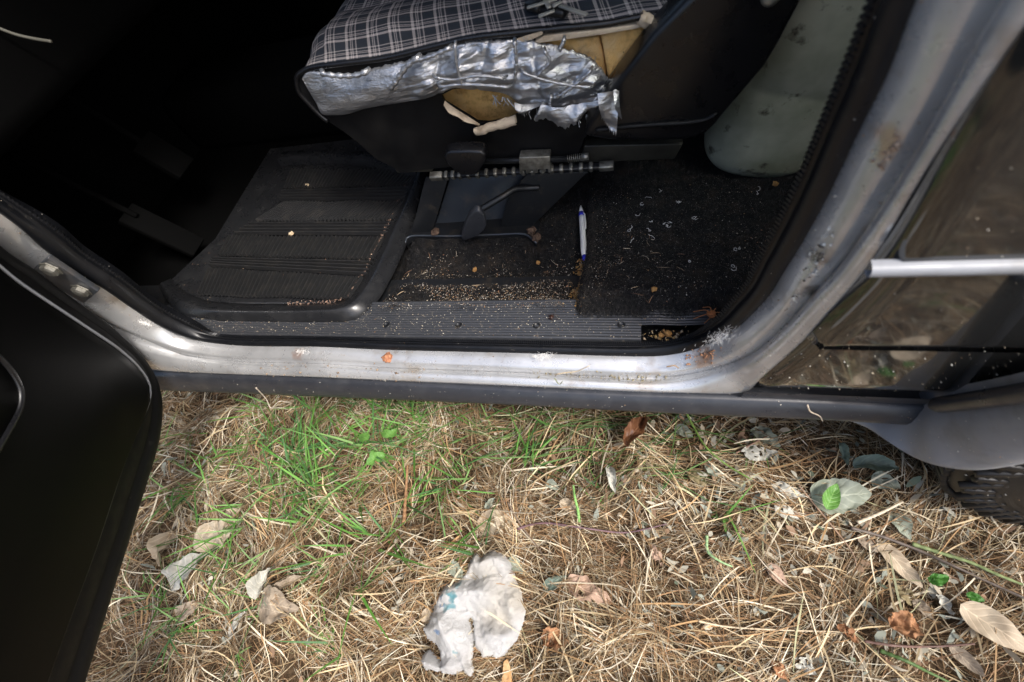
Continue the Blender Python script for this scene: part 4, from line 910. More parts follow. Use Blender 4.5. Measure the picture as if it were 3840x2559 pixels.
# ------------------------------------------------------------------ leaves, one object each
def leaf_mat(name, c, c2, rough=.65, tr=.2):
    m = bpy.data.materials.new(name); m.use_nodes = True; N, L = nodes(m); p = N['Principled BSDF']; p.inputs['Roughness'].default_value = rough; p.inputs['Specular IOR Level'].default_value = .3
    uv = N.new('ShaderNodeUVMap'); sx = N.new('ShaderNodeSeparateXYZ'); L.new(uv.outputs[0], sx.inputs[0])
    def op(o, a, b=None, c_=None):
        n = N.new('ShaderNodeMath'); n.operation = o
        for i, v in enumerate((a, b, c_)):
            if v is None: continue
            if isinstance(v, (int, float)): n.inputs[i].default_value = v
            else: L.new(v, n.inputs[i])
        return n.outputs[0]
    av = op('ABSOLUTE', op('SUBTRACT', sx.outputs[1], .5))
    vein = op('POWER', op('ABSOLUTE', op('SINE', op('MULTIPLY', op('SUBTRACT', sx.outputs[0], op('MULTIPLY', av, .55)), 20))), 16)
    mid = op('LESS_THAN', av, .022); vn = op('MINIMUM', op('ADD', op('MULTIPLY', vein, .45), op('MULTIPLY', mid, .8)), 1)
    tc = N.new('ShaderNodeTexCoord'); nz = N.new('ShaderNodeTexNoise'); nz.inputs['Scale'].default_value = 45; nz.inputs['Detail'].default_value = 6; L.new(tc.outputs['Object'], nz.inputs[0])
    r = N.new('ShaderNodeMapRange'); r.inputs[1].default_value = .35; r.inputs[2].default_value = .7; L.new(nz.outputs[0], r.inputs[0])
    x = N.new('ShaderNodeMix'); x.data_type = 'RGBA'; L.new(r.outputs[0], x.inputs[0]); x.inputs[6].default_value = (*c, 1); x.inputs[7].default_value = (*c2, 1)
    y = N.new('ShaderNodeMix'); y.data_type = 'RGBA'; L.new(op('MULTIPLY', vn, .85), y.inputs[0]); L.new(x.outputs[2], y.inputs[6]); y.inputs[7].default_value = (c[0]*1.35+.05, c[1]*1.3+.05, c[2]*1.25+.04, 1)
    L.new(y.outputs[2], p.inputs['Base Color']); b = N.new('ShaderNodeBump'); b.inputs['Strength'].default_value = .5; b.inputs['Distance'].default_value = .0015; L.new(vn, b.inputs['Height']); L.new(b.outputs[0], p.inputs['Normal'])
    t = N.new('ShaderNodeBsdfTranslucent'); L.new(y.outputs[2], t.inputs[0]); s = N.new('ShaderNodeMixShader'); s.inputs[0].default_value = tr; L.new(p.outputs[0], s.inputs[1]); L.new(t.outputs[0], s.inputs[2]); L.new(s.outputs[0], N['Material Output'].inputs[0])
    return m
LM = {'beige': leaf_mat('beige_leaf', (.50, .42, .31), (.38, .30, .21)), 'grey': leaf_mat('grey_green_leaf', (.30, .33, .27), (.22, .24, .18)), 'white': leaf_mat('pale_grey_leaf', (.55, .54, .48), (.40, .39, .33)),
      'olive': leaf_mat('olive_leaf', (.20, .17, .09), (.28, .22, .12)), 'green': leaf_mat('fresh_green_leaf', (.13, .29, .06), (.08, .20, .04), .4, .2), 'orange': leaf_mat('orange_brown_leaf', (.42, .22, .11), (.26, .12, .06)),
      'pink': leaf_mat('pinkish_beige_leaf', (.50, .35, .26), (.36, .24, .17)), 'brown': leaf_mat('red_brown_leaf', (.20, .09, .04), (.12, .05, .03), .45), 'taupe': leaf_mat('taupe_leaf', (.34, .28, .21), (.24, .19, .14)),
      'teal': leaf_mat('dull_green_leaf', (.17, .22, .18), (.12, .16, .13), .5), 'dkgreen': leaf_mat('dark_green_leaf', (.06, .20, .03), (.04, .13, .02), .4, .25)}
def leaf(px, py, tx, ty, ratio, mt, label, curl=.3, cup=.25, crumple=.12, lift=.006, twist=0., name='dead_leaf', shape=1.0, fold=0., ragged=0.):
    zf = lambda x, y: hay1(x, y)+lift
    a, b = PS(px, py, zf), PS(tx, ty, zf); Ln = np.linalg.norm((b-a)[:2]); d = unit(A([b[0]-a[0], b[1]-a[1], 0])); s = A([-d[1], d[0], 0]); base = a.copy()
    nu, nv_ = 26, 15; V = []; UV = []; sd = abs(int(px*7+py*13)) % 997
    W = Ln*ratio
    for i in range(nu):
        t = i/(nu-1); wd = W*.5*(math.sin(math.pi*t**(.72*shape))**.8)*(1-.12*t)+.0006
        phi = curl*(t-.5)*2
        zc = lift+(-curl*.28*Ln*((t-.5)**2*4-1))*.5+.01*Ln
        for j in range(nv_):
            q = j/(nv_-1)*2-1; qa = twist*(t-.5)+fold*np.sign(q)*0
            lx = wd*q; lz = cup*abs(q)**1.6*wd*1.4+(fold*max(0, q)*wd*1.6 if fold else 0)
            if fold: lx = wd*(q if q < 0 else q*(1-.75*min(1, fold)))
            ca, sa = math.cos(qa), math.sin(qa); ly, lz2 = lx*ca-lz*sa, lx*sa+lz*ca
            p = d*(t*Ln)+s*ly+A([0, 0, zc+lz2]); V.append(p); UV.append((t, (q+1)/2))
    V = A(V); Pn = np.stack([V[:, 0]/Ln*3.3+sd, V[:, 1]/Ln*3.3, V[:, 2]/Ln*3.3], 1)
    V[:, 2] += crumple*Ln*fbm(Pn, 3, sd); V[:, :2] += (crumple*.35+ragged*.05)*Ln*np.stack([fbm(Pn*1.7, 3, sd+5), fbm(Pn*1.7, 3, sd+9)], 1)
    hz = hay(base[0]+V[:, 0], base[1]+V[:, 1]); g0 = hay1(base[0], base[1]); V[:, 2] = np.maximum(V[:, 2]+(hz-g0)*.7, hz-g0+.004*(1-np.abs(A([u_[1] for u_ in UV])*2-1)))
    i, j = np.meshgrid(np.arange(nu-1), np.arange(nv_-1), indexing='ij'); k = (i*nv_+j).ravel(); F = np.stack([k, k+1, k+nv_+1, k+nv_], 1)
    o = mk(name, V, F, LM[mt], uv=UV); o.location = (base[0], base[1], g0)
    if ragged:
        me = o.data; bm = bmesh.new(); bm.from_mesh(me); ns = fbm(A([[f.calc_center_median().x/Ln*6+sd, f.calc_center_median().y/Ln*6, 0] for f in bm.faces]), 3, sd)
        kill = [f for f, v_ in zip(bm.faces, ns) if v_ > .75-.35*ragged]; bmesh.ops.delete(bm, geom=kill, context='FACES'); bm.to_mesh(me); bm.free()
    tag(o, label, 'leaf'); return o
LV = [
 (640, 1990, 598, 2126, .55, 'beige', 'pale beige leaf twisted into an S shape beside the open door', dict(curl=1.2, cup=.6, twist=2.6)),
 (742, 2046, 898, 1958, .50, 'beige', 'broad beige leaf lying to the right of the S-shaped leaf', dict(cup=.3)),
 (632, 2202, 782, 2072, .55, 'white', 'pale grey leaf with a grass blade across it, lower left', dict(cup=.35, curl=.5)),
 (968, 2248, 1022, 2128, .45, 'white', 'thin white leaf standing on edge above the taupe leaf', dict(cup=.9, lift=.03, fold=.8)),
 (975, 2262, 1124, 2282, .70, 'taupe', 'taupe curled leaf below the thin white upright leaf', dict(cup=.3, crumple=.14)),
 (660, 2312, 764, 2262, .45, 'taupe', 'dull brown grey leaf half buried in hay at lower left', dict(crumple=.12)),
 (856, 2392, 910, 2290, .42, 'white', 'small whitish pointed leaf near the lower left edge of the grass', dict()),
 (836, 1968, 900, 1905, .5, 'beige', 'small beige leaf just above the broad beige leaf', dict()),
 (1034, 2212, 1135, 2160, .38, 'taupe', 'narrow dark taupe leaf right of the thin white upright leaf', dict(cup=.5)),
 (2818, 1604, 2925, 1676, .58, 'grey', 'grey green veined leaf just under the black sill moulding', dict(cup=.2)),
 (2780, 1705, 2912, 1702, .45, 'white', 'pale crumpled leaf below the grey green leaf under the sill', dict(crumple=.16, cup=.3, ragged=.3)),
 (3195, 1738, 3382, 1752, .36, 'teal', 'long dull green leaf rolled along its length near the wheel arch', dict(cup=.8, lift=.03, curl=.5)),
 (3150, 1660, 3172, 1752, .35, 'teal', 'dark dull green folded leaf left of the rolled green leaf', dict(cup=.7, fold=.5, lift=.02)),
 (3262, 1790, 3372, 1838, .55, 'grey', 'shaded grey green leaf below the long rolled leaf', dict(cup=.2)),
 (3040, 1872, 3268, 1852, .62, 'grey', 'large flat grey leaf under the bright green leaf', dict(crumple=.10, cup=.12, lift=.008)),
 (3098, 1910, 3140, 1815, .55, 'green', 'small bright green leaf resting on the large grey leaf', dict(cup=.25, lift=.03, crumple=.03, name='fresh_leaf')),
 (2895, 1815, 3010, 1872, .35, 'white', 'pale blue grey narrow leaf left of the large grey leaf', dict(cup=.3)),
 (3345, 1920, 3408, 2022, .62, 'grey', 'grey leaf with wavy edges in front of the tyre', dict(crumple=.12, cup=.3)),
 (3290, 2030, 3462, 2205, .38, 'beige', 'long beige leaf lying along the dark twig on the right', dict(cup=.15, crumple=.05)),
 (3595, 2268, 3900, 2455, .56, 'beige', 'largest beige leaf with clear veins in the lower right corner', dict(cup=.14, crumple=.04, curl=.25, lift=.022)),
 (3482, 2182, 3562, 2162, .5, 'dkgreen', 'small dark green leaf above the twig end on the right', dict(cup=.2, lift=.02, name='fresh_leaf')),
 (3622, 2234, 3694, 2252, .6, 'dkgreen', 'dark green leaf peeking out above the largest beige leaf', dict(cup=.2, lift=.02, name='fresh_leaf')),
 (3335, 2352, 3440, 2330, .75, 'orange', 'orange brown crumpled leaf left of the largest beige leaf', dict(crumple=.25, cup=.5, curl=.8, lift=.02)),
 (2880, 2118, 2955, 2205, .5, 'pink', 'pinkish flat leaf strip in the middle right of the hay', dict(crumple=.06, ragged=.3)),
 (3518, 2230, 3575, 2312, .48, 'white', 'small white crinkled leaf above the largest beige leaf tip', dict(crumple=.16)),
 (3355, 2200, 3440, 2275, .6, 'olive', 'dark olive torn leaf right of the long beige leaf', dict(crumple=.15, ragged=.5)),
 (3420, 2250, 3505, 2325, .55, 'taupe', 'brown beige curled leaf beside the olive torn leaf', dict(crumple=.16, cup=.4)),
 (2580, 1768, 2650, 1822, .6, 'olive', 'olive brown leaf folded into the hay under the sill', dict(crumple=.16, cup=.4)),
 (3560, 2420, 3700, 2540, .4, 'taupe', 'shaded taupe leaf under the largest beige leaf', dict(crumple=.06)),
 (3140, 2345, 3222, 2412, .55, 'orange', 'small rusty curled leaf at lower right of the hay', dict(crumple=.25, curl=.9, cup=.6)),
 (2895, 2480, 2960, 2556, .55, 'orange', 'tan crumpled leaf at the bottom edge, right of centre', dict(crumple=.25, cup=.5, curl=.7)),
 (2975, 2465, 3060, 2530, .6, 'white', 'grey white crumpled leaf at the bottom edge beside the tan one', dict(crumple=.25, ragged=.4)),
 (1800, 1985, 1912, 1918, .62, 'beige', 'triangular beige leaf above the plastic bag', dict(cup=.2, shape=.7)),
 (1822, 1912, 1856, 1868, .5, 'grey', 'small grey curled leaf on top of the triangular beige leaf', dict(cup=.7)),
 (2345, 1678, 2425, 1568, .38, 'brown', 'red brown curled leaf standing below the sill', dict(cup=.9, curl=.5, lift=.025)),
 (2108, 1872, 2162, 1938, .55, 'beige', 'cream leaf piece beside the upright green shoot', dict(crumple=.1, ragged=.4)),
 (2122, 2172, 2292, 2262, .48, 'pink', 'wide pinkish leaf pressed flat right of the plastic bag', dict(crumple=.08, ragged=.4, lift=.006)),
 (2032, 2388, 2145, 2412, .6, 'orange', 'rusty crumpled leaf to the lower right of the plastic bag', dict(crumple=.28, cup=.5, curl=.8)),
 (1908, 2092, 1962, 2152, .6, 'grey', 'rounded grey green leaf touching the top of the plastic bag', dict(cup=.2)),
 (1678, 2105, 1742, 2168, .55, 'grey', 'grey green leaf at the upper left of the plastic bag', dict(cup=.2, ragged=.3)),
 (2036, 2206, 2122, 2162, .42, 'teal', 'dull green narrow leaf right of the plastic bag', dict(cup=.4)),
 (2440, 2050, 2482, 2122, .45, 'pink', 'small pinkish torn leaf at the end of the purple stem', dict(crumple=.2, ragged=.5)),
 (2282, 1748, 2306, 1848, .32, 'white', 'narrow white leaf standing near the upright green shoot', dict(cup=.6, lift=.02)),
 (2050, 1806, 2098, 1838, .6, 'grey', 'small grey leaf above the cream leaf piece', dict(cup=.3)),
 (1592, 2340, 1622, 2272, .6, 'beige', 'dirty beige leaf pressed against the left of the plastic bag', dict(crumple=.2)),
 (2690, 1785, 2640, 1740, .55, 'grey', 'dusty grey leaf behind the olive brown leaf', dict(crumple=.12)),
 (2530, 1600, 2600, 1640, .6, 'grey', 'shadowed grey leaf tucked beneath the sill edge', dict(crumple=.1)),
 (2900, 1905, 2990, 1948, .5, 'white', 'pale leaf scrap below the blue grey narrow leaf', dict(crumple=.14, ragged=.3)),
 (3212, 2010, 3290, 2075, .5, 'taupe', 'tan leaf tucked against the upper end of the long beige leaf', dict(crumple=.1)),
]
for r in LV:
    kw = dict(r[7]); leaf(r[0], r[1], r[2], r[3], r[4], r[5], r[6], **kw)

# ------------------------------------------------------------------ twigs, stems and shoots
def stem(name, pts, r, col, label, cat='twig', lift=.012, rough=.6):
    P = [PS(a, b, lambda x, y, l=l: hay1(x, y)+l) for a, b, l in [(p[0], p[1], p[2] if len(p) > 2 else lift) for p in pts]]
    c = spl(P, 50); b0 = c[0].copy()
    m = mat(name+'_bark', col, rough, var=(tuple(q*.55 for q in col), 90, .4, .7))
    rr_ = r*np.linspace(1, .55, 50)*(1+.12*np.sin(np.arange(50)*1.3)); V, F = tube(c-b0, rr_, 7); o = mk(name, V, F, m); o.location = b0; tag(o, label, cat); return o
stem('dry_twig', [(1940, 1985), (1975, 1972), (2040, 1962), (2130, 1972), (2220, 1985), (2340, 1998), (2420, 1985), (2500, 1965)], .0022, (.16, .09, .10), 'thin purple brown stem lying across the hay above the bag')
stem('dry_twig', [(1905, 1885), (1935, 1940), (1965, 1985), (2010, 2045), (2055, 2110)], .0020, (.17, .12, .08), 'brown forked stem running down beside the plastic bag')
stem('dry_twig', [(3190, 1980), (3300, 2010), (3440, 2062), (3560, 2115), (3700, 2180), (3880, 2260)], .0030, (.13, .10, .08), 'long dark twig crossing the right side of the hay')
stem('green_weed', [(3420, 2040), (3530, 2075), (3640, 2110), (3740, 2155), (3880, 2210)], .0034, (.24, .30, .12), 'green stem running alongside the long dark twig', 'stem')
stem('green_weed', [(2560, 1520, .05), (2600, 1600, .03), (2650, 1680, .025), (2720, 1740, .02), (2820, 1800)], .0022, (.16, .26, .05), 'arching green stem hanging below the sill moulding', 'stem')
stem('dry_twig', [(2995, 1820), (3060, 1900), (3130, 1985), (3200, 2080), (3215, 2140)], .0016, (.30, .19, .12), 'straight reddish stem crossing the large grey leaf')
stem('dry_twig', [(2760, 1700), (2830, 1660), (2880, 1635)], .0018, (.26, .15, .10), 'short reddish stem lying over the leaves under the sill')
stem('straw_stalk', [(3215, 1960, .02), (3300, 1925, .025), (3385, 1882, .02)], .0032, (.62, .52, .38), 'thick pale straw stalk right of the large grey leaf', 'straw')
stem('straw_stalk', [(2620, 2330), (2720, 2350), (2900, 2362), (3150, 2370)], .0016, (.60, .48, .32), 'long thin straw stalk lying level at lower right', 'straw')
stem('dry_twig', [(3240, 2405), (3360, 2422), (3500, 2425), (3655, 2415)], .0022, (.16, .09, .07), 'dark thin stem pointing at the largest beige leaf')
stem('green_weed', [(3300, 2440), (3400, 2480), (3480, 2520), (3560, 2559)], .003, (.07, .13, .03), 'dark green stem at the bottom edge, lower right', 'stem')
stem('green_shoot', [(2172, 1962, .0), (2168, 1920, .02), (2155, 1862, .06), (2150, 1822, .10)], .0032, (.22, .42, .12), 'upright pale green shoot beside the cream leaf piece', 'shoot')
stem('green_shoot', [(2650, 2010), (2655, 2070), (2700, 2105), (2745, 2125)], .0028, (.30, .46, .22), 'pale green bent shoot in the hay, right of centre', 'shoot')
stem('straw_stalk', [(1515, 1960), (1522, 1850), (1528, 1745)], .0042, (.36, .20, .10), 'wide tan straw stalk lying upright left of centre', 'straw')
stem('dry_root', [(960, 1455, .29), (1000, 1500, .24), (1015, 1530, .22), (1050, 1505, .24), (1090, 1512, .22)], .0012, (.6, .52, .42), 'pale dry root hanging off the sill moulding', 'root')
for k, (a, b, c_) in enumerate([((640, 1995), (600, 1965), (560, 1930)), ((700, 1740), (660, 1690), (610, 1645))]): pass
# clover-like sprig
cl = empty('clover_sprig', PS(1405, 1715, lambda x, y: hay1(x, y)+.01)); tag(cl, 'bright green clover sprig in the shade below the sill', 'sprig')
for (px, py, tx, ty) in ((1405, 1722, 1372, 1742), (1405, 1722, 1448, 1705), (1405, 1722, 1392, 1690), (1462, 1640, 1440, 1612), (1462, 1640, 1490, 1610), (1380, 1650, 1352, 1632)):
    o = leaf(px, py, tx, ty, .8, 'green', None, lift=.03, cup=.2, crumple=.04); o.name = 'leaflet'; o.parent = cl
    del o['category']
# splinter of wood
P = [PS(a, b, lambda x, y: hay1(x, y)+.006) for a, b in [(1884, 2559), (1892, 2480), (1905, 2470), (1915, 2500), (1922, 2559)]]
sw = plate('wood_splinter', [p-P[0] for p in P], (0, 0, .008), mat('splintered_wood', (.50, .27, .11), .85, var=((.62, .42, .22), 60, .45, .7), bump=(150, .6, .003)), None, .001); sw.location = P[0]
tag(sw, 'orange brown wood splinter at the bottom edge below the bag', 'wood splinter')

# ------------------------------------------------------------------ crumpled plastic bag
ol = [(800, 140), (880, 100), (990, 140), (1060, 210), (1100, 280), (1130, 430), (1190, 560), (1210, 700), (1240, 780), (1220, 900), (1190, 1000), (1150, 1100), (1060, 1200), (1010, 1270), (920, 1300), (830, 1270), (770, 1300), (740, 1240), (680, 1170), (665, 1060), (665, 960), (670, 890), (640, 850), (600, 870), (630, 940), (650, 1050), (657, 1180), (640, 1280), (625, 1350), (662, 1420), (632, 1512), (585, 1470), (540, 1430), (480, 1470), (400, 1490), (300, 1450), (150, 1420), (115, 1350), (130, 1260), (190, 1210), (240, 1270), (290, 1350), (312, 1375), (300, 1300), (298, 1220), (260, 1140), (230, 1120), (170, 1080), (135, 1000), (135, 960), (180, 900), (210, 780), (240, 690), (270, 600), (340, 490), (420, 470), (500, 430), (560, 370), (600, 320), (620, 250), (670, 150), (720, 135), (755, 180)]
bp = A([PS(1550+u_/2.964, 2030+v_/2.964, lambda x, y: hay1(x, y)+.012)[:2] for u_, v_ in ol])
bc = bp.mean(0); bg0 = hay1(*bc)
def inside(P, poly):
    x, y = P[:, 0], P[:, 1]; r = np.zeros(len(P), bool); j = len(poly)-1
    for i in range(len(poly)):
        xi, yi = poly[i]; xj, yj = poly[j]; c = ((yi > y) != (yj > y)) & (x < (xj-xi)*(y-yi)/(yj-yi+1e-12)+xi); r ^= c; j = i
    return r
def edist(P, poly):
    d = np.full(len(P), 9.)
    for i in range(len(poly)):
        a = poly[i-1]; b = poly[i]; ab = b-a; t = np.clip(((P-a)@ab)/(ab@ab+1e-12), 0, 1); q_ = a+t[:, None]*ab; d = np.minimum(d, np.hypot(*(P-q_).T))
    return d
st = .0016; lo = bp.min(0)-.004; hi = bp.max(0)+.004; nx_, ny2 = [int((hi[k]-lo[k])/st)+1 for k in (0, 1)]
gxx, gyy = np.meshgrid(lo[0]+np.arange(nx_)*st, lo[1]+np.arange(ny2)*st, indexing='ij'); PG = np.stack([gxx.ravel(), gyy.ravel()], 1)
ins = inside(PG, bp); dist = edist(PG, bp)
ins = ins | (dist < .0012)
X, Y = PG[:, 0], PG[:, 1]
w1 = np.abs(fbm2(X, Y, 16, 2, 81)); w2 = np.abs(fbm2(X+.3*Y, Y, 38, 3, 83)); w3 = np.abs(fbm2(X*1.6-Y*.5, Y*.7, 60, 2, 85))
hgt = .052*np.clip(dist/.05, 0, 1)**.5*(.75+.5*fbm2(X, Y, 9, 1, 77))+(.060*crumple(X, Y, 4, .040, 3)+.016*crumple(X, Y, 5, .018, 8)+.005*crumple(X, Y, 4, .0075, 12))*np.clip(dist/.012, .1, 1)
hgt = np.maximum(hgt, .001)
u_ = (X-bc[0]); Z = hay(X, Y)*.5+bg0*.5+.006+hgt
idx = -np.ones(len(PG), int); idx[ins] = np.arange(ins.sum()); I = np.arange(nx_*ny2).reshape(nx_, ny2); q4 = np.stack([I[:-1, :-1], I[1:, :-1], I[1:, 1:], I[:-1, 1:]], -1).reshape(-1, 4)
q4 = q4[ins[q4].all(1)]; Vb = np.stack([X, Y, Z], 1)[ins]; Fb = idx[q4]
col = np.tile(A([.72, .715, .705]), (len(Vb), 1)); yel = np.clip(fbm2(Vb[:, 0], Vb[:, 1], 14, 2, 91), 0, 1)[:, None]; col = col*(1-.25*yel*A([.2, .45, .9]))
# teal print on the left shoulder of the bag
pa = lambda u0, v0: PS(1550+u0/2.964, 2030+v0/2.964, lambda x, y: bg0+.05)[:2]
def blot(us, vs, rad, c_):
    global col
    q_ = pa(us, vs); dd = np.hypot(Vb[:, 0]-q_[0], Vb[:, 1]-q_[1])+.004*fbm2(Vb[:, 0], Vb[:, 1], 160, 2, 7); k = dd < rad; col[k] = col[k]*.45+c_*.55
for a in ((440, 500, .004), (460, 520, .004), (480, 470, .003), (420, 620, .005), (430, 590, .005), (400, 650, .005), (350, 650, .003), (300, 720, .004), (330, 735, .005), (370, 720, .005), (400, 715, .004), (320, 600, .003), (285, 620, .003), (365, 545, .003), (260, 1030, .004), (240, 1010, .0025), (400, 1250, .0025)): blot(a[0], a[1], a[2], A([.06, .30, .36]) if a[0] > 300 else A([.05, .20, .45]))
Vall = np.concatenate([Vb, np.stack([Vb[:, 0], Vb[:, 1], hay(Vb[:, 0], Vb[:, 1])*.5+bg0*.5+.004], 1)])
bag = mk('plastic_bag', Vall-A([bc[0], bc[1], bg0]), np.concatenate([Fb, Fb[:, ::-1]+len(Vb)]), M['bag'], col=np.concatenate([col, col])); bag.location = (bc[0], bc[1], bg0)
tag(bag, 'crumpled white plastic bag with teal print lying on the dry grass', 'plastic bag')
# ------------------------------------------------------------------ crumbs, threads, webs and small finds
def crumbs(n, pos, smin, smax, cols, name, label, cat):
    P = pos(n); n = len(P); oc = A([[1, 0, 0], [0, 1, 0], [0, 0, 1], [-1, 0, 0], [0, -1, 0], [0, 0, -.4]], float); s = (smin+(smax-smin)*RNG.random(n)**3)
    J = oc[None]*(s[:, None, None])*RNG.uniform(.5, 1.3, (n, 6, 3)); a = RNG.uniform(0, 6.3, n); c_, s_ = np.cos(a), np.sin(a); X = J[..., 0]*c_[:, None]-J[..., 1]*s_[:, None]*.6; Y = J[..., 0]*s_[:, None]+J[..., 1]*c_[:, None]*.6
    V = np.stack([X, Y, J[..., 2]*.7], -1)+P[:, None]; f = A([[0, 1, 2], [1, 3, 2], [3, 4, 2], [4, 0, 2], [1, 0, 5], [3, 1, 5], [4, 3, 5], [0, 4, 5]]); F = (np.arange(n)[:, None, None]*6+f[None]).reshape(-1, 3)
    pal = A([c[:3] for c in cols]); wt = A([c[3] for c in cols]); C = np.repeat(pal[RNG.choice(len(cols), n, p=wt/wt.sum())]*RNG.uniform(.75, 1.2, (n, 1)), 6, 0)
    return tag(mk(name, V.reshape(-1, 3), F, M['speck'], col=C, smooth=False), label, cat, kind='stuff')
def on_carpet(n):
    x = RNG.uniform(-.47, .22, n); y = RNG.uniform(.405, .72, n); y = np.where(RNG.random(n) < .6, .41+np.abs(RNG.normal(0, .07, n)), y)
    left = (x < -.10); keep = RNG.random(n) < np.where(left, .95*np.exp(-((y-.42)/.18)**2)+.16, .24+.25*np.exp(-((x+.03)/.07)**2)*(y > .45))
    keep &= RNG.random(n) < np.clip(.38+1.1*fbm2(x, y, 16, 3, 55), .03, 1); keep &= ~((x < -.455+.0*y)); x, y = x[keep], y[keep]
    return np.stack([x, y, zf2(x, y)+.004], 1)
crumbs(17000, on_carpet, .0003, .0018, [(.50, .43, .34, 5), (.68, .64, .57, 4), (.42, .27, .14, 3), (.40, .21, .12, 1.2), (.22, .16, .11, 4)], 'foam_crumbs', 'fine foam crumbs and straw dust scattered on the black carpet', 'crumbs')
def on_right(n):
    x = RNG.uniform(-.09, .22, n); y = RNG.uniform(.40, .74, n); return np.stack([x, y, zf2(x, y)+.0045], 1)
crumbs(6000, on_right, .0002, .0007, [(.42, .38, .33, 4), (.6, .57, .52, 3), (.36, .25, .16, 2)], 'carpet_dust', 'fine grey dust on the raised right piece of carpet', 'dust')
def in_seam(n):
    y = RNG.uniform(.405, .56, n); x = -.092+RNG.normal(0, .005, n); return np.stack([x, y, zf2(x, y)+.003], 1)
crumbs(700, in_seam, .001, .0042, [(.50, .28, .09, 4), (.60, .40, .18, 3), (.4, .2, .1, 1)], 'foam_crumbs', 'ochre foam crumbs filling the carpet seam below the pen', 'crumbs')
def in_notch(n):
    x = RNG.uniform(.016, .09, n); y = RNG.uniform(.355, .374, n); return np.stack([x, y, np.full(n, .346)], 1)
crumbs(60, in_notch, .001, .006, [(.55, .38, .16, 3), (.45, .36, .25, 2), (.3, .16, .06, 1)], 'foam_crumbs', 'foam crumbs lying in the broken corner of the scuff plate', 'crumbs')
def on_plate(n):
    x = RNG.uniform(-.90, .08, n); y = RNG.uniform(.354, .42, n); return np.stack([x, y, np.full(n, .3568)], 1)
crumbs(1500, on_plate, .0004, .0016, [(.6, .5, .36, 3), (.75, .68, .55, 3), (.35, .2, .1, 1)], 'sill_dust', 'pale dust and chaff specks on the ribbed scuff plate', 'dust')
def on_mat(n):
    x = RNG.uniform(-.98, -.46, n); y = RNG.uniform(.42, .72, n); return np.stack([x, y, zmat(x, y)+.004], 1)
crumbs(260, on_mat, .0004, .0018, [(.6, .42, .28, 3), (.4, .22, .14, 3)], 'mat_dust', 'reddish dust grains caught in the mat ribs', 'dust')
def rim_dirt(n):
    i = RNG.integers(0, len(Dl), n); return Dl[i]+np.stack([-np.abs(RNG.normal(0, .0035, n))-.001, RNG.normal(0, .003, n), np.full(n, .0015)], 1)
crumbs(900, rim_dirt, .0006, .0028, [(.30, .19, .14, 4), (.20, .13, .10, 3), (.42, .30, .22, 2)], 'mat_dirt', 'reddish dirt gathered inside the raised rim of the rubber mat', 'dirt')
def on_obj(o, k=None):
    me = o.data; n = len(me.polygons); ar = np.zeros(n); me.polygons.foreach_get('area', ar); ce = np.zeros(n*3); me.polygons.foreach_get('center', ce); no = np.zeros(n*3); me.polygons.foreach_get('normal', no); ce = ce.reshape(-1, 3); no = no.reshape(-1, 3)
    if k is not None: ar = ar*k(ce)
    def f(m):
        i = RNG.choice(n, m, p=ar/ar.sum()); vs = A([[me.vertices[v].co[:] for v in me.polygons[q].vertices][:4] for q in i]); w_ = RNG.dirichlet((1, 1, 1, 1), m)[:, :vs.shape[1], None]; w_ = w_/w_.sum(1, keepdims=True); p = (vs*w_).sum(1); nn = no[i]; nn = np.where(((CAM-p)*nn).sum(1, keepdims=True) < 0, -nn, nn); return p+nn*.0006
    return f
CH = [(.75, .70, .60, 4), (.6, .5, .36, 2), (.4, .25, .14, 1)]
byname = lambda n: [o for o in COL.objects if o.name == n][0]
vis = lambda c: ((c[:, 0] > -.95) & (c[:, 0] < .55) & (c[:, 2] < .85)).astype(float)+1e-9
crumbs(500, on_obj(byname('sill_moulding'), vis), .0003, .0011, CH, 'sill_dust', 'white specks and chaff on the black sill moulding', 'dust')
crumbs(160, on_obj(byname('rear_door'), vis), .0004, .0013, CH, 'door_dust', 'white specks stuck to the rear door skin', 'dust')
crumbs(170, on_obj(byname('rocker_panel'), vis), .0004, .0016, CH, 'door_dust', 'chaff and specks on the panel below the rear door', 'dust')
crumbs(260, on_obj(byname('wheel_arch_flare'), vis), .0003, .0013, CH, 'arch_dust', 'chaff and specks on the grey wheel arch flare', 'dust')
crumbs(900, on_obj(byname('door_frame'), vis), .0004, .0016, [(.6, .55, .45, 3), (.3, .2, .12, 3), (.12, .09, .06, 2)], 'frame_dust', 'dirt specks and chaff on the silver door frame', 'dust')
crumbs(150, on_obj(byname('door_panel')), .0003, .001, [(.3, .3, .28, 1)], 'door_dust', 'faint dust specks on the black inner door panel', 'dust')
crumbs(170, on_obj(byname('door_seal'), vis), .0003, .001, CH, 'seal_dust', 'pale specks on the black door seal', 'dust')
crumbs(160, on_obj(byname('tyre'), lambda c: ((c[:, 0] < .62) & (c[:, 1] < .26)).astype(float)+1e-9), .0006, .002, CH, 'tyre_dust', 'chaff specks stuck to the black tyre', 'dust')
# short dry straws on carpet, mat and sill
zz_ = lambda X, Y: zf2(X, Y)
V, F, C = strands(80, -.45, .10, .41, .58, zz_, .006, .022, (.0005, .0011), [(.50, .38, .25, 3), (.38, .22, .13, 2), (.66, .58, .46, 2)], (.003, .006), K=5, arc=.1, curv=.4)
tag(mk('chaff', V, F, M['straw'], col=C), 'short dry straw pieces lying on the black carpet', 'chaff', kind='stuff')
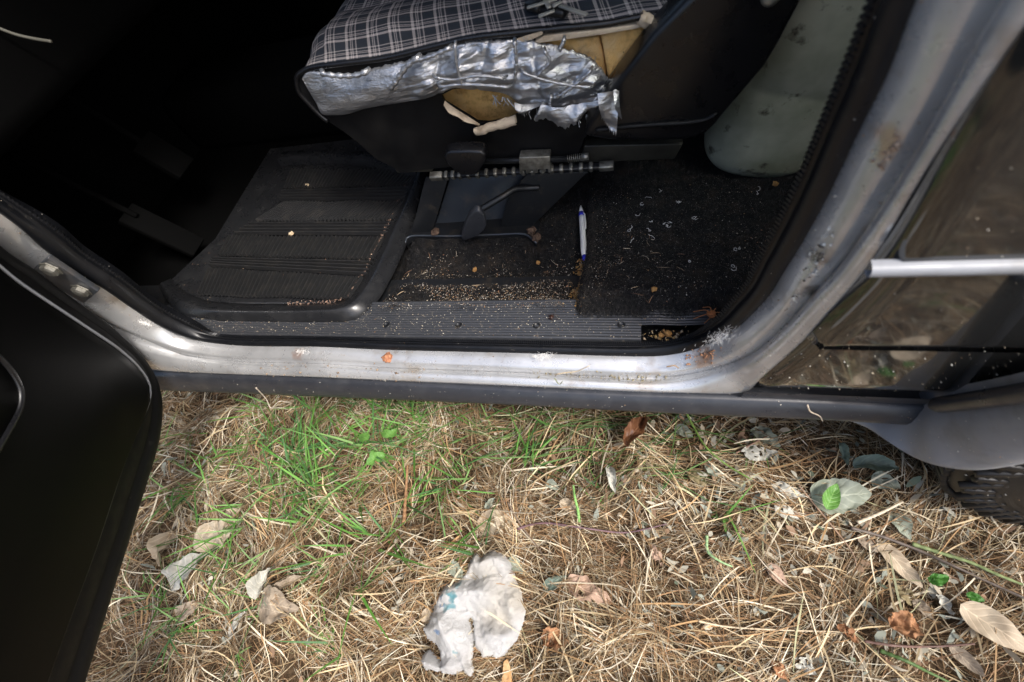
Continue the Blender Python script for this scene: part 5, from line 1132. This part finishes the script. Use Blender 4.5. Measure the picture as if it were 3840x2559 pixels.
# white thread curls on the right of the carpet
mth = mat('white_thread', (.75, .75, .75), .8); tpos = [(2440, 740), (2410, 765), (2378, 800), (2500, 838, 1), (2442, 832), (2608, 808), (2372, 870), (2430, 872), (2362, 912), (2768, 935), (2600, 985), (2755, 1000), (2378, 872), (2540, 755), (2470, 720), (2840, 715)]
for k, tp in enumerate(tpos):
    c0 = PS(tp[0], tp[1], lambda x, y: float(zfloor(x, y))+.006); mb = MB()
    for q_ in range(4 if len(tp) > 2 else 1+(k % 2)):
        p = [A([0, 0, 0.])+RNG.normal(0, .003, 3)*A([1, 1, .2])]; th = RNG.uniform(0, 6.3)
        for s_ in range(9): th += RNG.normal(.5, .8); p.append(p[-1]+A([math.cos(th), math.sin(th), RNG.normal(0, .15)])*.0017)
        mb.tube(spl(p, 24), .00036, 5)
    o = mb.build('thread_curl', mth, None, True); o.location = c0
    tag(o, 'tangled tuft of white threads in the middle of the carpet' if len(tp) > 2 else 'tiny curl of white thread on the black carpet behind the pen', 'thread', None if len(tp) > 2 else 'white thread curls on the carpet')
# clay lump on the sill
def lump(name, c, r, m, label, cat, seed=0, sq=.7, sub=3, ridges=0):
    bm = bmesh.new(); bmesh.ops.create_icosphere(bm, subdivisions=sub, radius=1)
    P = A([v.co[:] for v in bm.verts]); n = fbm(P*1.8+seed*7.3, 3, seed); rad = 1+.42*n
    if ridges: rad += .10*np.sin(np.hypot(P[:, 0], P[:, 1])*ridges)
    P = P*rad[:, None]*r; P[:, 2] *= sq
    for v, p in zip(bm.verts, P): v.co = p
    me = bpy.data.meshes.new(name); bm.to_mesh(me); bm.free(); me.materials.append(m); me.polygons.foreach_set('use_smooth', np.ones(len(me.polygons), bool))
    o = bpy.data.objects.new(name, me); COL.objects.link(o); o.location = c; tag(o, label, cat); return o
pj = PY(1457, 1340, .315); lump('clay_lump', pj+A([0, -.002, .003]), .0088, M['clay'], 'round lump of dried orange clay on the silver sill', 'clay lump', 3, .65, 3, 14)
lump('foam_crumb', PY(1450, 146, .70)+A([0, 0, .0]), .006, M['crumb'], 'beige crumb on the plaid seat cushion', 'crumb', 5)
lump('foam_crumb', PS(1093, 876, up(.007)), .0058, M['crumb'], 'cream crumb on the middle of the rubber mat', 'crumb', 8)
lump('foam_crumb', PS(1152, 694, up(.007)), .0045, M['crumb'], 'white crumb near the far end of the rubber mat', 'crumb', 9)
for k, (px, py, z_, l_) in enumerate([(2505, 1250, .350, 'ochre foam lump in the broken scuff plate corner, leftmost'), (2512, 1253, .352, None)]):
    if l_: lump('foam_lump', PZ(px, py, z_), .007*.75, M['chip'], l_, 'foam lump', 12+k)
lump('foam_lump', PZ(2480, 1258, .351), .0055*.75, M['chip'], 'brown foam lump beside the ochre one in the scuff plate corner', 'foam lump', 15)
lump('foam_lump', PS(1780, 1010, zp), .006*.75, M['chip'], 'largest orange foam lump on the carpet under the lever', 'foam lump', 17)
lump('foam_lump', PS(2018, 985, zp), .0055*.75, M['chip'], 'orange foam lump on the carpet left of the pen tip', 'foam lump', 18)
lump('foam_lump', PS(2452, 1085, zp), .0055*.75, M['chip'], 'orange foam lump on the front fold of the right carpet', 'foam lump', 19)
lump('foam_lump', PS(2908, 690, zp), .007*.75, M['chip'], 'orange brown chip beside the foot of the canister', 'foam lump', 20)
# dried husk by the seal and a dead insect on the scuff plate
hk = empty('dried_husk', PZ(2660, 1185, .36)); tag(hk, 'orange dried plant husk caught at the rear corner of the seal', 'husk')
hc = PZ(2668, 1180, .366); om = mat('husk_orange', (.45, .17, .06), .6)
o = lump('husk_body', hc, .006, om, None, None, 4, .5); o.parent = hk; mb = MB()
for k in range(7): a = k*.9; mb.tube(spl([hc, hc+A([math.cos(a)*.008, math.sin(a)*.008, .006]), hc+A([math.cos(a)*.02-.006, math.sin(a)*.014, -.002])], 8), .0006, 5)
mb.build('husk_fibre', om, hk)
ic = PZ(2068, 1192, .3575); ib = mat('insect_brown', (.035, .015, .01), .4); ins_ = empty('dead_insect', ic); tag(ins_, 'small dark dead insect lying on the ribbed scuff plate', 'insect')
lump('insect_body', ic+A([0, 0, .002]), .0035, ib, None, None, 6, .7).parent = ins_
mb = MB()
for k in range(6): a = .5+k*1.05; mb.tube([ic+A([0, 0, .002]), ic+A([math.cos(a)*.006, math.sin(a)*.005, .004]), ic+A([math.cos(a)*.010+.004, math.sin(a)*.006, .0005])], .0004, 4)
mb.build('insect_leg', ib, ins_)
# mud streaks and bird lime splashed on the rear pillar and sill
fo = byname('door_frame'); FV = np.zeros(len(fo.data.vertices)*3); fo.data.vertices.foreach_get('co', FV); FV = FV.reshape(-1, 3); cv = (FV-CAM)@ROT; fpx = 1920+FPX*cv[:, 0]/-cv[:, 2]; fpy = 1279.5-FPX*cv[:, 1]/-cv[:, 2]
def streak(name, pts, n, r, cols, label, cat):
    out = []
    for _ in range(n):
        k = RNG.integers(0, len(pts)-1) if len(pts) > 1 else 0; t = RNG.random(); q_ = A(pts[k])*(1-t)+A(pts[min(k+1, len(pts)-1)])*t; d = np.hypot(fpx-q_[0]-RNG.normal(0, r), fpy-q_[1]-RNG.normal(0, r)); i = np.argsort(d)[:4]; wts = RNG.dirichlet((1, 1, 1, 1)); out.append((FV[i]*wts[:, None]).sum(0)+unit(CAM-FV[i[0]])*.0012)
    P = A(out); crumbs(n, lambda m: P, .0008, .0034, cols, name, label, cat)
LIME = [(.72, .70, .64, 4), (.5, .46, .38, 2), (.12, .10, .08, 2)]
streak('mud_splash', [(3110, 870), (3060, 960), (3020, 1060)], 90, 14, LIME, 'pale and dark splashes on the rear pillar beside the seal', 'splash')
streak('mud_splash', [(3000, 1080), (2960, 1180)], 40, 7, LIME, 'thin white streak low on the rear pillar', 'splash')
streak('mud_splash', [(3345, 490), (3325, 560), (3290, 610)], 60, 8, [(.50, .36, .25, 4), (.36, .24, .16, 2)], 'tan mud streak halfway up the rear pillar', 'splash')
streak('mud_splash', [(2560, 1335), (2640, 1330), (2690, 1345)], 80, 14, [(.42, .22, .12, 4), (.25, .13, .08, 2)], 'rusty grit at the lower rear corner of the sill', 'grit')
streak('mud_splash', [(1000, 1380), (1250, 1392), (1600, 1412)], 110, 16, [(.30, .22, .15, 4), (.16, .11, .07, 2)], 'brown grit along the front part of the sill groove', 'grit')
streak('mud_splash', [(2000, 1402), (2300, 1412), (2500, 1418)], 110, 8, [(.30, .26, .17, 4), (.18, .16, .10, 2)], 'moss and grit in the sill groove under the scuff plate', 'grit')
# spider web tufts on the sill and pillar
mw = mat('cobweb', (.78, .77, .74), .9)
def web(c, u_, v_, ru, rv, n, label):
    Vv, Ff = [], []; mb = MB()
    for k in range(n):
        r0_ = RNG.normal(0, .42, 2); th = RNG.uniform(0, 6.3); p = [c+u_*r0_[0]*ru+v_*r0_[1]*rv]; nn = np.cross(u_, v_); nn = nn if (CAM-c)@nn > 0 else -nn
        for s_ in range(4): th += RNG.normal(0, .7); p.append(p[-1]+(u_*math.cos(th)+v_*math.sin(th))*RNG.uniform(.0006, .0018)+nn*RNG.normal(0, .0002))
        mb.tube([q_+nn*RNG.uniform(.0004, .0012) for q_ in p], .00014, 3, False)
    o = mb.build('cobweb', mw); o.data.transform(Matrix.Translation(-Vector(c))); o.location = c; tag(o, label, 'cobweb')
web(PY(2705, 1262, .316), A([.75, 0, .66]), A([0, -.8, -.6]), .026, .008, 170, 'dense white cobweb in the lower rear corner of the door frame')
web(PY(2030, 1338, .316), A([1., 0, 0]), A([0, -1, -.2]), .018, .006, 130, 'fluffy white cobweb beside the seal on the middle of the sill')
web(PY(1130, 1318, .316), A([1., 0, 0]), A([0, -1, -.2]), .016, .005, 60, 'thin cobweb by the seal on the front part of the sill')
web(PY(545, 1212, .315), A([.8, 0, -.6]), A([.3, -.8, -.3]), .014, .005, 90, 'ragged white cobweb at the foot of the front pillar')
# grass clippings caught on the sill
for k, (pts, lab) in enumerate([([(2085, 1405), (2120, 1398), (2160, 1394), (2210, 1372)], 'dry clipping pointing up from the sill groove'), ([(2080, 1420), (2098, 1442), (2110, 1430)], 'curled grey green clipping on the lower sill step'), ([(3028, 1520), (3040, 1545), (3072, 1560), (3085, 1580)], 'branched pale straw on the black sill moulding'), ([(2500, 1376), (2530, 1372), (2546, 1382)], 'small brown clipping on the sill below the rust stain')]):
    y_ = (.292, .282, .264, .306)[k]; c = spl([PY(a, b, y_-.002) for a, b in pts], 14); b0 = c[0].copy()
    o = mk('grass_clipping', *tube(c-b0, .0011*np.linspace(1, .5, 14), 6), mat('clipping', [(.55, .45, .3), (.25, .27, .17), (.6, .5, .38), (.3, .18, .08)][k], .8)); o.location = b0; tag(o, lab, 'straw')
# broken clip on the seat
bcx = PY(2050, 22, .73); bk = empty('broken_clip', bcx-A([0, 0, .006])); tag(bk, 'broken black plastic clip with grey strips on the plaid cushion', 'broken clip')
w3 = lambda px, py, h=0.: PZ(px, py, .664+h)
def bar(nm, a, b, wd, th, m):
    d = unit(b-a); s = unit(np.cross(d, (0, 0, 1))); MB().box((a+b)/2, (np.linalg.norm(b-a), wd, th), (d, s, np.cross(s, d))).build(nm, m, bk, bevel=th*.25, seg=1)
bar('clip_body', w3(2030, 36), w3(2125, 48), .016, .010, M['black']); bar('clip_body', w3(1990, 8, .004), w3(2040, 24, .004), .026, .010, M['black'])
for a, b in (((1976, 30), (2090, -4)), ((2100, 22), (2200, 56)), ((2020, 62), (2080, 40)), ((2040, -6), (2060, 30)), ((2072, 26), (2105, 6))): bar('metal_strip', w3(*a, .008), w3(*b, .01), .006, .0022, mat('clip_strip', (.33, .32, .28), .4, metal=.4))

# ------------------------------------------------------------------ parts were built in place: tie them to their things without moving them
bpy.context.view_layer.update()
def settle(o):
    for c in o.children:
        if c.type == 'EMPTY' or c.location.length == 0 or True:
            loc = c.location.copy(); wl = world_loc(o); c.matrix_parent_inverse = Matrix.Translation(-wl)
        settle(c)
def world_loc(o): return o.location.copy()
for o in list(COL.objects):
    if o.parent is None: settle(o)
bpy.context.view_layer.update()
